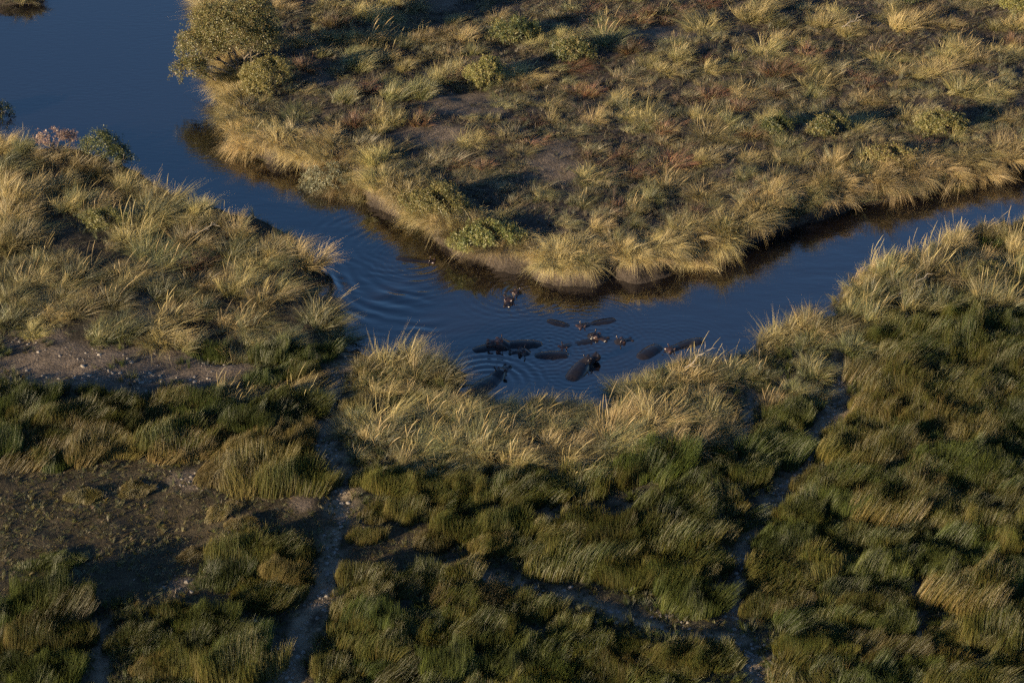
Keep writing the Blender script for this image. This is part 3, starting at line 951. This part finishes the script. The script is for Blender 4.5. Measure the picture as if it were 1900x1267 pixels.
for key, L in TALL.items():
    for px, py, w in L:
        hs = 0.9
        if 850 < px < 1125 and py < 815:
            hs = 0.45                      # grazed short where the herd leaves the water
        elif 1140 < px < 1310 and py < 725:
            hs = 0.75
        elif (655 < px < 850 and py < 720) or (px > 1400 and 430 < py < 640):
            hs = 1.35
        elif px < 600 and 280 < py < 480:
            hs = 1.25
        wm = w / px_per_m(px, py)
        k = max(1, round(wm / 1.9))
        for i in range(k):
            u = (i + 0.5) / k - 0.5
            left = px < 640 and py < 650
            if k > 1 and random.random() < (0.3 if left else 0.12):
                continue
            kk = 'green' if (left and key == 'straw' and random.random() < 0.28) else key
            plant(kk, px + u * w * 0.9, py + random.uniform(-12, 10) * (k > 1), w * 1.25 / k, hs * random.uniform(0.7, 1.2))
for key, L in RUSH.items():
    for px, py, w in L:
        k = max(1, round(w / 72))
        low = 0.38 if (py < 1065 and py > 900 and px < 460) else 1.0      # grazed flat
        if px < 430 and 725 < py < 840:
            low, py = 0.75, py + 10
        for i in range(k):
            u = (i + 0.5) / k - 0.5
            plant(key, px + u * w + random.uniform(-6, 6), py + random.uniform(-14, 8) * (k > 1), w * 1.4 / k, random.uniform(0.85, 1.1) * low, sy=random.uniform(0.75, 1.05))

# more tussocks between them
def extra(zone, n, kinds, gap, wlo, whi):
    got = [(q[2].location.x, q[2].location.y) for L in MADE.values() for q in L]
    qx, qy = rng.uniform(-20, 1920, 9000), rng.uniform(-10, 1290, 9000)
    x, y = ground_at(qx, qy, GZ)
    good = (land(x, y)[0] > 0.9) & (zones(x, y)[0] == zone) & (bare_amount(x, y) < 0.3) & (path_dist(x, y) > (0.9 if zone == 5 else 0.5))
    made = 0
    G = np.array(got)
    for px, py, x, y in zip(qx[good], qy[good], x[good], y[good]):
        if made >= n:
            break
        if ((G[:, 0] - x) ** 2 + (G[:, 1] - y) ** 2).min() < gap * gap:
            continue
        kk = kinds
        if zone == 0:                      # drifts of one kind rather than an even mix
            dr = float(fbm(np.array([x]), np.array([y]), 9.0, 90)[0])
            kk = ['grey', 'grey', 'red', 'grey', 'green'] if dr < 0.47 else ['straw', 'grey', 'grey', 'green'] if dr > 0.55 else kinds
        plant(random.choice(kk), float(px), float(py), random.uniform(wlo, whi) * px_per_m(px, py), random.uniform(0.75, 1.0))
        G = np.vstack([G, [x, y]])
        made += 1


extra(0, 270, ['grey', 'grey', 'grey', 'straw', 'green', 'red', 'red'], 1.15, 1.4, 2.3)
extra(1, 15, ['green', 'green', 'straw', 'grey'], 1.15, 1.4, 2.2)
extra(2, 45, ['green', 'green', 'straw'], 0.95, 1.2, 2.0)

extra(5, 80, ['rushg', 'rusho', 'rushk', 'rushk'], 1.5, 2.2, 3.4)

# grass spilling over the far bank, all along its edge
fl = np.array([ground_at(px, py, 0.0) for px, py in FAR_LINE[3:40]])
acc = 0.0
for (ax, ay), (bx, by) in zip(fl[:-1], fl[1:]):
    seg = math.hypot(bx - ax, by - ay)
    ux, uy = (bx - ax) / seg, (by - ay) / seg
    nx, ny = -uy, ux                      # inland is left of the walking direction
    t = -acc
    while t < seg:
        if t >= 0:
            inl = random.uniform(0.55, 1.0)
            qx, qy = to_px(ax + ux * t, ay + uy * t, 0)
            point = 915 < qx < 1255        # bare earth shows below the grass round the point
            inl += 0.3 * point - 0.25 * (qx < 915)
            x, y = ax + ux * t + nx * inl, ay + uy * t + ny * inl
            if land(np.array([x]), np.array([y]))[0][0] < 0.2:
                x, y = ax + ux * t - nx * inl, ay + uy * t - ny * inl
            px, py = to_px(x, y, 1.2)
            if -50 < px < 1950 and random.random() > 0.05:
                outw = math.atan2(-ny, -nx) + random.gauss(0, 0.5)
                if land(np.array([x - nx * 2]), np.array([y - ny * 2]))[0][0] > 0:
                    outw += math.pi
                plant(random.choice(['hang'] * 5 + ['green', 'straw']), px, py, random.uniform(1.5, 2.9) * px_per_m(px, py) * (0.85 if point else 1), random.uniform(0.8, 1.4), outw, False, (x, y))
                if 540 < qx < 1750 and random.random() < 0.75:
                    s_in = random.uniform(1.5, 2.6)
                    sg = 1 if land(np.array([ax + ux * t + nx * s_in]), np.array([ay + uy * t + ny * s_in]))[0][0] > 0 else -1
                    x2, y2 = ax + ux * t + sg * nx * s_in, ay + uy * t + sg * ny * s_in
                    p2 = to_px(x2, y2, 1.4)
                    plant(random.choice(['hang', 'hang', 'straw']), p2[0], p2[1], random.uniform(1.5, 2.4) * px_per_m(*p2), random.uniform(0.9, 1.3), outw + random.gauss(0, 0.5), False, (x2, y2))
        t += random.uniform(0.7, 1.15)
    acc = 0.0


# ------------------------------------------------------------------ shrubs
def tube(pts, radii, sides=7):
    V, F = [], []
    pts = [Vector(p) for p in pts]
    for i, p in enumerate(pts):
        d = (pts[min(i + 1, len(pts) - 1)] - pts[max(i - 1, 0)]).normalized()
        a = d.orthogonal().normalized()
        b = d.cross(a)
        for k in range(sides):
            t = 2 * math.pi * k / sides
            V.append(p + (a * math.cos(t) + b * math.sin(t)) * radii[i])
    for i in range(len(pts) - 1):
        for k in range(sides):
            q = i * sides
            F.append((q + k, q + (k + 1) % sides, q + sides + (k + 1) % sides, q + sides + k))
    return [tuple(v) for v in V], F


def limb_mesh(name, limbs):
    V, F = [], []
    for pts, rr in limbs:
        v, f = tube(pts, rr)
        o = len(V)
        V += v
        F += [tuple(i + o for i in q) for q in f]
    return np_mesh(name, V, F, None, True)


def crooked(a, b, n=5, j=0.12):
    a, b = Vector(a), Vector(b)
    L = (b - a).length
    return [a.lerp(b, i / (n - 1)) + Vector((random.gauss(0, j), random.gauss(0, j), random.gauss(0, j))) * L * (0 < i < n - 1) for i in range(n)]


def foliage(name, lobes, n, leaf, pal, sprig=9, drop=0.0, long=1.6):
    """leaves in sprigs through the outer part of several lobes; lobes: (x,y,z,rx,ry,rz)"""
    lobes = np.array(lobes, float)
    vol = lobes[:, 3] * lobes[:, 4] + lobes[:, 4] * lobes[:, 5]
    ns = n // sprig
    k = rng.choice(len(lobes), ns, p=vol / vol.sum())
    d = rng.normal(0, 1, (ns, 3))
    d /= np.linalg.norm(d, axis=1, keepdims=True)
    d[:, 2] = np.where(d[:, 2] < -0.4, -d[:, 2], d[:, 2])
    rr = (0.45 + 0.6 * rng.random((ns, 1)) ** 0.55) * (0.82 + 0.36 * noise(d[:, 0:1] * 3 + k[:, None] * 5, d[:, 1:2] * 3 + d[:, 2:3] * 2, 0.8, 80))
    rr = rr + np.where(rng.random((ns, 1)) < 0.16, 0.32 * rng.random((ns, 1)), 0)      # shoots that stick out
    c = lobes[k, :3] + d * rr * lobes[k, 3:]
    keep = noise(c[:, 0] * 1.0 + c[:, 2], c[:, 1] - c[:, 2] * 0.7, 0.5, 82) > 0.36
    c, d, ns = c[keep], d[keep], keep.sum()
    tint = pal_pick(pal, ns, 0.14)
    P = np.repeat(c, sprig, 0) + rng.normal(0, leaf * 1.3, (ns * sprig, 3))
    N_ = ns * sprig
    P[:, 2] -= drop * rng.random(N_)
    col = np.repeat(tint, sprig, 0) * rng.normal(1, 0.12, (N_, 1)).clip(0.6, 1.4)
    nrm = rng.normal(0, 1, (N_, 3)) + np.repeat(d, sprig, 0) * 0.9 + np.array((0, 0, 0.5))
    nrm /= np.linalg.norm(nrm, axis=1, keepdims=True)
    u = np.cross(nrm, rng.normal(0, 1, (N_, 3)))
    u /= np.linalg.norm(u, axis=1, keepdims=True)
    v = np.cross(nrm, u)
    sz = leaf * rng.uniform(0.6, 1.3, (N_, 1))
    V = np.stack([P - u * sz * long * 0.5, P + v * sz * 0.45, P + u * sz * long * 0.5, P - v * sz * 0.45], 1)
    F = np.arange(N_ * 4).reshape(-1, 4)
    me = np_mesh(name, V.reshape(-1, 3), F, np.repeat(col, 4, 0))
    me.materials.append(M_LEAF)
    return me


def shrub(name, px, py, lobes, n, leaf, pal, label, cat='shrub', group=None, zadd=0.0, sprig=9, drop=0.0, long=1.6, stems=4):
    x, y = ground_at(px, py, GZ)
    h = ground_h(x, y) + zadd
    if name != 'pink_plumed_plant':
        f = 0.95 if px > 1300 else 1.2
        lobes = [tuple(v * f for v in l) for l in lobes]
        n = int(n * 3.0)
        leaf = leaf * 0.72
    root = put(name, None, label=label, cat=cat, group=group, loc=(x, y, h))
    limbs = []
    for i, l in enumerate(lobes):
        for q in range(max(1, stems // len(lobes))):
            tip = (l[0] + random.uniform(-.5, .5) * l[3], l[1] + random.uniform(-.5, .5) * l[4], l[2] + random.uniform(0.1, .5) * l[5])
            base = (random.uniform(-.2, .2), random.uniform(-.2, .2), -0.3)
            ln = Vector(tip).length
            r0 = 0.022 * ln + 0.012
            pts = crooked(base, tip)
            limbs.append((pts, [r0, r0 * .8, r0 * .6, r0 * .42, r0 * .2]))
            for w in range(3):
                p = pts[2 + w % 2]
                e = (p[0] + random.uniform(-.6, .6) * l[3], p[1] + random.uniform(-.6, .6) * l[4], p[2] + random.uniform(.1, .7) * l[5])
                limbs.append((crooked(p, e, 4), [r0 * .4, r0 * .3, r0 * .2, r0 * .08]))
    put('stem', limb_mesh('stem', limbs), M_BARK, parent=root)
    put('foliage', foliage('foliage', lobes, n, leaf, pal, sprig, drop, long), None, parent=root)
    return root


L_OLIVE = [(0.18, 0.175, 0.05), (0.22, 0.20, 0.06), (0.14, 0.15, 0.045), (0.26, 0.21, 0.07)]
L_YELL = [(0.28, 0.25, 0.075), (0.32, 0.27, 0.085), (0.21, 0.20, 0.06)]
L_GREY = [(0.26, 0.25, 0.15), (0.20, 0.20, 0.12), (0.31, 0.29, 0.18)]
L_BRIGHT = [(0.19, 0.21, 0.055), (0.25, 0.25, 0.07), (0.15, 0.17, 0.05)]
L_DEEP = [(0.06, 0.08, 0.025), (0.08, 0.095, 0.03), (0.05, 0.065, 0.02)]
L_PINK = [(0.36, 0.24, 0.19), (0.42, 0.30, 0.22), (0.28, 0.18, 0.14)]

shrub('leafy_bush', 447, 150, [(-0.3, 0.2, 2.7, 2.3, 2.0, 1.7), (-2.3, -0.3, 1.9, 1.7, 1.5, 1.3), (0.9, 0.9, 3.4, 1.7, 1.6, 1.4), (-1.6, 0.8, 3.2, 1.6, 1.5, 1.3), (-3.0, -1.6, 0.8, 1.2, 1.1, 0.9), (1.6, 0.2, 2.3, 1.3, 1.2, 1.1)],
      30000, 0.10, L_OLIVE, 'big dense olive green bush leaning over the water, top left', 'bush', stems=12)
shrub('yellow_green_shrub', 492, 182, [(0, 0, 1.2, 1.5, 1.2, 1.1), (0.8, 0.2, 1.4, 1.1, 1.0, 0.9), (-0.3, -0.7, 0.7, 1.1, 0.9, 0.7)], 9000, 0.09, L_YELL + L_OLIVE[:2], 'yellow green shrub at the foot of the big olive bush')
shrub('grey_leaved_shrub', 608, 325, [(0, 0, 0.7, 1.5, 1.0, 0.9), (-0.7, -0.5, 0.2, 1.0, 0.8, 0.7), (0.8, -0.3, 0.3, 0.9, 0.8, 0.7)], 6500, 0.085, L_GREY, 'pale grey leaved shrub hanging over the shaded water')
shrub('green_shrub', 812, 405, [(0, 0, 0.55, 1.6, 1.1, 0.75), (-1.2, 0.3, 0.45, 1.2, 0.9, 0.6), (1.0, -0.7, 0.3, 1.1, 0.8, 0.6), (0.3, 0.8, 0.8, 0.9, 0.7, 0.6)], 9000, 0.085, L_YELL + L_OLIVE, 'round green leafy shrub on the rim, left of the feathery one')
shrub('feathery_shrub', 905, 455, [(0, 0, 0.5, 1.5, 1.0, 0.7), (-1.1, -0.3, 0.2, 1.1, 0.8, 0.6), (1.0, -0.2, 0.35, 1.2, 0.8, 0.55)], 11000, 0.075, L_BRIGHT + L_YELL, 'feathery bright green shrub drooping over the rim near the point', sprig=14, drop=0.35, long=2.8)
shrub('feathery_shrub', 898, 165, [(0, 0, 0.8, 1.2, 1.0, 1.0), (0.4, 0.2, 1.2, 0.8, 0.8, 0.7)], 5500, 0.075, L_OLIVE + L_YELL, 'feathery olive shrub at the back edge of the dusty hollow', sprig=14, drop=0.25, long=2.8)
shrub('feathery_shrub', 952, 85, [(0, 0, 0.8, 1.6, 1.1, 1.0), (0.9, 0.1, 0.7, 1.0, 0.9, 0.8)], 6000, 0.075, L_OLIVE + L_DEEP, 'dark feathery shrub near the top centre of the far bank', sprig=14, drop=0.3, long=2.8)
shrub('feathery_shrub', 1060, 122, [(0, 0, 0.7, 1.5, 1.1, 0.9)], 4500, 0.075, L_OLIVE + L_DEEP, 'dark feathery shrub with russet grass at its right side', sprig=14, drop=0.3, long=2.8)
shrub('green_shrub', 1735, 258, [(0, 0, 0.8, 1.9, 1.2, 1.0), (1.0, -0.1, 0.6, 1.2, 1.0, 0.8)], 8000, 0.085, L_OLIVE, 'broad olive shrub in the right part of the far bank')
shrub('green_shrub', 1540, 262, [(0, 0, 0.8, 1.3, 1.0, 0.9), (-0.8, -0.4, 0.5, 1.0, 0.9, 0.7)], 6000, 0.085, L_OLIVE + L_DEEP, 'olive shrub left of the broad one on the far bank')
shrub('green_shrub', 1440, 262, [(0, 0, 0.7, 1.2, 1.0, 0.9)], 4200, 0.085, L_DEEP + L_OLIVE[:1], 'small dark shrub, third back from the broad olive one')
shrub('brown_shrub', 1650, 315, [(0, 0, 0.6, 1.8, 1.1, 0.8), (-1.2, 0.1, 0.5, 1.0, 0.9, 0.7)], 6500, 0.08, L_YELL + [(0.2, 0.14, 0.06)], 'yellowish brown shrub on the right rim of the far bank')
shrub('yellow_green_shrub', 1745, 325, [(0, 0, 0.5, 1.1, 0.8, 0.6)], 3200, 0.08, L_YELL, 'low yellow green shrub on the rim, right of the brown one')
shrub('green_shrub', 1885, 40, [(0, 0, 1.0, 1.6, 1.3, 1.1)], 6000, 0.09, L_OLIVE + L_YELL[:1], 'olive bush in the extreme top right corner')
shrub('green_shrub', 1690, 18, [(0, 0, 0.9, 1.0, 1.0, 1.0)], 3500, 0.09, L_DEEP, 'deep green bush at the top edge on the right')
shrub('green_shrub', 190, 292, [(0, 0, 1.0, 1.2, 0.9, 1.0), (0.9, -0.5, 0.6, 1.0, 0.8, 0.7), (1.7, -1.3, 0.4, 0.8, 0.7, 0.6)], 7000, 0.085, L_DEEP + L_OLIVE[:1], 'dark green shrub on the left bank, right of the pink plumed plant')
shrub('pink_plumed_plant', 108, 290, [(0, 0, 1.7, 1.4, 0.8, 0.55), (-0.7, 0, 1.3, 0.8, 0.6, 0.5), (0.8, 0.1, 1.4, 0.8, 0.6, 0.5)], 3600, 0.06, L_PINK, 'pinkish plumed plant at the water edge of the left bank', 'plant', sprig=12, long=2.2, stems=9)
shrub('yellow_green_shrub', 195, 420, [(0, 0, 0.5, 1.4, 0.9, 0.6)], 3600, 0.075, L_YELL + L_OLIVE, 'low yellow green shrub in the middle of the left bank')
shrub('green_shrub', 1832, 515, [(0, 0, 0.6, 0.9, 0.8, 0.6)], 2500, 0.075, L_YELL, 'low yellowish shrub on the near right bank')
shrub('leafy_bush', 4, 195, [(-0.8, 0, 0.8, 1.3, 1.2, 1.0)], 3500, 0.09, L_DEEP, 'dark bush cut off by the left edge beside the river', 'bush')


# dead branches
def dead_branch(px, py, L, rot, label):
    x, y = ground_at(px, py, GZ)
    h = ground_h(x, y)
    limbs = []
    main = crooked((0, 0, 0.25), (L, 0, 0.9), 6, 0.05)
    limbs.append((main, [0.06, 0.055, 0.045, 0.035, 0.025, 0.01]))
    for i in range(1, 5):
        for s_ in (-1, 1):
            e = main[i] + Vector((random.uniform(.2, .6) * L * .5, s_ * random.uniform(.2, .5) * L * .6, random.uniform(-.1, .4)))
            limbs.append((crooked(main[i], e, 4), [0.03, 0.024, 0.016, 0.006]))
    o = put('dead_branch', limb_mesh('dead_branch', limbs), M_DEAD, label=label, cat='branch', loc=(x, y, h + 0.35))
    o.rotation_euler = (0, 0, rot)


def dead_material():
    N = NT('bleached_wood')
    ns = N.n('ShaderNodeTexNoise', i_Scale=9.0, i_Detail=5.0)
    cr = N.n('ShaderNodeValToRGB')
    cr.color_ramp.elements[0].color = (0.22, 0.18, 0.14, 1)
    cr.color_ramp.elements[1].color = (0.45, 0.39, 0.31, 1)
    b = N.n('ShaderNodeBsdfPrincipled', i_Roughness=0.85)
    N.l(ns.outputs[0], cr.inputs[0])
    N.l(cr.outputs[0], b.inputs['Base Color'])
    N.l(b.outputs[0], N.out.inputs[0])
    return N.m


M_DEAD = dead_material()
dead_branch(345, 452, 2.2, 0.3, 'bleached dead branch lying in the grass of the left bank')
dead_branch(1665, 562, 2.4, 0.5, 'bleached dead branch across the grass of the near right bank')
dead_branch(1270, 698, 1.8, 0.6, 'thin bleached branch in the tussocks by the hippo pool')
dead_branch(1560, 75, 1.8, 0.4, 'bleached branch in the grass at the upper right')


# ------------------------------------------------------------------ hippos
def hippo_material():
    N = NT('hippo_skin')
    at = N.n('ShaderNodeAttribute', attribute_name='Col')
    ns = N.n('ShaderNodeTexNoise', i_Scale=5.0, i_Detail=6.0, i_Roughness=0.65)
    tc = N.n('ShaderNodeTexCoord')
    N.l(tc.outputs['Object'], ns.inputs[0])
    r = N.n('ShaderNodeMapRange')
    r.inputs[1].default_value, r.inputs[2].default_value = 0.3, 0.7
    r.inputs[3].default_value, r.inputs[4].default_value = 0.65, 1.35
    N.l(ns.outputs[0], r.inputs[0])
    mx = N.n('ShaderNodeVectorMath', operation='SCALE')
    N.l(at.outputs['Color'], mx.inputs[0])
    N.l(r.outputs[0], mx.inputs['Scale'])
    b = N.n('ShaderNodeBsdfPrincipled', i_Roughness=0.2)
    N.l(mx.outputs[0], b.inputs['Base Color'])
    bp = N.n('ShaderNodeBump', i_Strength=0.2, i_Distance=0.02)
    N.l(ns.outputs[0], bp.inputs['Height'])
    N.l(bp.outputs[0], b.inputs['Normal'])
    N.l(b.outputs[0], N.out.inputs[0])
    return N.m


M_HIPPO = hippo_material()


def ball(c, r, n=10, m=14, R=None):
    V, F = [], []
    for i in range(n + 1):
        th = math.pi * i / n
        for k in range(m):
            ph = 2 * math.pi * k / m
            v = Vector((r[0] * math.sin(th) * math.cos(ph), r[1] * math.sin(th) * math.sin(ph), r[2] * math.cos(th)))
            if R is not None:
                v = R @ v
            V.append(Vector(c) + v)
    for i in range(n):
        for k in range(m):
            F.append((i * m + k, i * m + (k + 1) % m, (i + 1) * m + (k + 1) % m, (i + 1) * m + k))
    return V, F


def hippo_mesh(pose):
    P = {'raised': dict(back=-0.10, neck=0.26, pitch=0.10, yaw=0.05, tint=1), 'float': dict(back=-0.13, neck=0.0, pitch=0.02, yaw=0.15, tint=0.6),
         'headonly': dict(back=-0.38, neck=0.06, pitch=0.03, yaw=-0.1, tint=0.5), 'back': dict(back=0.04, neck=-0.30, pitch=-0.25, yaw=0.1, tint=0.2),
         'wading': dict(back=0.0, neck=0.12, pitch=0.22, yaw=-0.55, tint=0.05)}[pose]
    rings = [(-1.78, 0.02, 0.06, 0.06), (-1.70, 0.02, 0.36, 0.34), (-1.5, 0.02, 0.55, 0.50), (-1.1, 0.03, 0.67, 0.60), (-0.5, 0.0, 0.75, 0.66), (0.1, 0.0, 0.73, 0.64), (0.55, 0.02, 0.62, 0.58),
             (0.9, 0.08, 0.48, 0.50), (1.15, 0.13, 0.40, 0.43), (1.4, 0.16, 0.33, 0.34), (1.62, 0.12, 0.27, 0.27), (1.85, 0.10, 0.32, 0.27), (2.05, 0.08, 0.33, 0.25), (2.17, 0.05, 0.24, 0.19), (2.21, 0.04, 0.06, 0.05)]
    pivot = Vector((0.7, 0, 0.1))

    def bend(v):
        v = Vector(v)
        w = min(1.0, max(0.0, (v.x - 0.45) / 0.75))
        w = w * w * (3 - 2 * w)
        bk = 1 - w
        v.z += P['back'] * bk + P['neck'] * w
        q = v - pivot
        q = Matrix.Rotation(P['yaw'] * w, 3, 'Z') @ (Matrix.Rotation(-P['pitch'] * w, 3, 'Y') @ q)
        return pivot + q
    V, F = [], []

    def add(vf, b=True):
        o = len(V)
        V.extend([bend(v) if b else v for v in vf[0]])
        F.extend([tuple(i + o for i in f) for f in vf[1]])
    m = 26
    rv, rf = [], []
    for x, zc, hw, hh in rings:
        for k in range(m):
            t = 2 * math.pi * k / m
            c, s_ = math.cos(t), math.sin(t)
            rv.append(Vector((x, hw * math.copysign(abs(c) ** 0.85, c), zc + hh * math.copysign(abs(s_) ** 0.9, s_))))
    for i in range(len(rings) - 1):
        for k in range(m):
            rf.append((i * m + k, i * m + (k + 1) % m, (i + 1) * m + (k + 1) % m, (i + 1) * m + k))
    rf.append(tuple(range(m))[::-1])
    rf.append(tuple(range((len(rings) - 1) * m, len(rings) * m)))
    add((rv, rf))
    marks = []
    for s_ in (-1, 1):
        e = (1.42, s_ * 0.23, 0.44)
        add(ball(e, (0.13, 0.09, 0.11)))
        marks.append((bend(e), 0.2))
        er = (1.14, s_ * 0.33, 0.60)
        add(ball(er, (0.06, 0.065, 0.12), R=Matrix.Rotation(-s_ * 0.5, 3, 'X')))
        marks.append((bend(er), 0.08))
        add(ball((2.03, s_ * 0.17, 0.31), (0.12, 0.10, 0.09)))
        add(ball((0.62, s_ * 0.40, -0.55), (0.25, 0.22, 0.75)))
        add(ball((-1.2, s_ * 0.40, -0.55), (0.28, 0.24, 0.75)))
        marks.append((bend((1.75, s_ * 0.32, 0.0)), 0.3))
    add(ball((-1.78, 0, -0.15), (0.06, 0.05, 0.25)))
    add(ball((1.9, 0, -0.12), (0.3, 0.26, 0.16)))
    me = bpy.data.meshes.new('hippo_base')
    me.from_pydata([tuple(v) for v in V], [], F)
    tmp = bpy.data.objects.new('hippo_tmp', me)
    COL.objects.link(tmp)
    rm = tmp.modifiers.new('r', 'REMESH')
    rm.mode = 'VOXEL'
    rm.voxel_size = 0.034
    sm = tmp.modifiers.new('s', 'SMOOTH')
    sm.iterations = 7
    dg = bpy.context.evaluated_depsgraph_get()
    out = bpy.data.meshes.new_from_object(tmp.evaluated_get(dg))
    bpy.data.objects.remove(tmp)
    out.name = 'hippo_' + pose
    n = len(out.vertices)
    co = np.empty(n * 3, np.float32)
    out.vertices.foreach_get('co', co)
    co = co.reshape(-1, 3)
    dark = np.array((0.016, 0.014, 0.0165))
    pink = np.array((0.115, 0.064, 0.058))
    w = np.zeros(n)
    for c, r in marks:
        w = np.maximum(w, np.exp(-((np.linalg.norm(co - np.array(c), axis=1) / r) ** 2)))
    head = np.clip((co[:, 0] - 0.8) / 0.5, 0, 1) * (0.35 if pose == 'raised' else 0.05)  # pink skin tone spread over the raised head to suggest light on it
    w = np.clip(np.maximum(w * 0.85, head) * P['tint'] * 1.1, 0, 1)[:, None]
    C = np.ones((n, 4), np.float32)
    C[:, :3] = dark * (1 - w) + pink * w
    for nm in [a.name for a in out.color_attributes]:
        out.color_attributes.remove(out.color_attributes[nm])
    at = out.color_attributes.new('Col', 'FLOAT_COLOR', 'POINT')
    at.data.foreach_set('color', C.ravel())
    out.polygons.foreach_set('use_smooth', np.ones(len(out.polygons), bool))
    out.materials.clear()
    out.materials.append(M_HIPPO)
    return out


HMESH = {k: hippo_mesh(k) for k in ('raised', 'float', 'headonly', 'back', 'wading')}
for (px, py, hd, pose, z, sc, amp, lab), (x, y) in zip(HIPPOS, HPOS):
    o = put('hippo', HMESH[pose], None, label=lab, cat='hippo', group='hippos in the river bend', loc=(x, y, z))
    o.rotation_euler = (random.gauss(0, 0.03), -0.12 if pose == 'wading' else 0, rad(hd))
    o.scale = (sc, sc, sc)


# ------------------------------------------------------------------ pale clods and stones on the paths
def clod(seed):
    r = random.Random(seed)
    V, F = ball((0, 0, 0), (0.5, 0.42, 0.3), 5, 8)
    V = [v * (1 + 0.28 * (r.random() - 0.5) * 2) for v in V]
    me = np_mesh('clod', [tuple(v) for v in V], F)
    me.materials.append(M_CLOD)
    return me


def clod_material():
    N = NT('dried_mud')
    oi = N.n('ShaderNodeObjectInfo')
    cr = N.n('ShaderNodeValToRGB')
    cr.color_ramp.elements[0].color = (0.17, 0.145, 0.125, 1)
    cr.color_ramp.elements[1].color = (0.34, 0.30, 0.26, 1)
    N.l(oi.outputs['Random'], cr.inputs[0])
    b = N.n('ShaderNodeBsdfPrincipled', i_Roughness=0.95)
    N.l(cr.outputs[0], b.inputs['Base Color'])
    N.l(b.outputs[0], N.out.inputs[0])
    return N.m


M_CLOD = clod_material()
PROTO['clod'] = [clod(i) for i in range(6)]
SPOTS = [(360, 893, 60, 20, 28), (230, 705, 150, 14, 110), (60, 632, 40, 8, 14), (150, 665, 120, 16, 40), (1390, 1215, 45, 28, 70), (330, 1090, 60, 20, 14), (480, 1180, 40, 30, 40), (1190, 1155, 90, 18, 60), (1010, 1095, 60, 14, 25), (535, 1225, 20, 30, 25), (590, 830, 25, 25, 40), (400, 668, 35, 10, 20)]
cxs, cys = [], []
for sx, sy_, rx, ry, n in SPOTS:
    for i in range(n):
        p = ground_at(sx + random.gauss(0, 0.6) * rx, sy_ + random.gauss(0, 0.6) * ry, GZ)
        cxs.append(p[0]); cys.append(p[1])
for pts, w in PATHS_W[:5]:
    for (ax, ay), (bx, by) in zip(pts[:-1], pts[1:]):
        for i in range(int(math.hypot(bx - ax, by - ay) * 10)):
            t = random.random()
            cxs.append(ax + (bx - ax) * t + random.gauss(0, w * 0.45)); cys.append(ay + (by - ay) * t + random.gauss(0, w * 0.45))
cxs, cys = np.array(cxs), np.array(cys)
stuff('dried_mud_clods', 'clod', cxs, cys, rng.uniform(0, 6.28, len(cxs)), 0.10 + 0.22 * rng.random(len(cxs)) ** 2.2, np.full(len(cxs), 0.9),
      'pale crumbled mud clods strewn along the trodden paths', 'mud clods')
for px, py in ((8, 3), (28, 4), (48, 3), (66, 4), (80, 2), (30, -12), (60, -14)):
    plant('grey', px, py, 50, 1.0, -1.4)
name_plants()
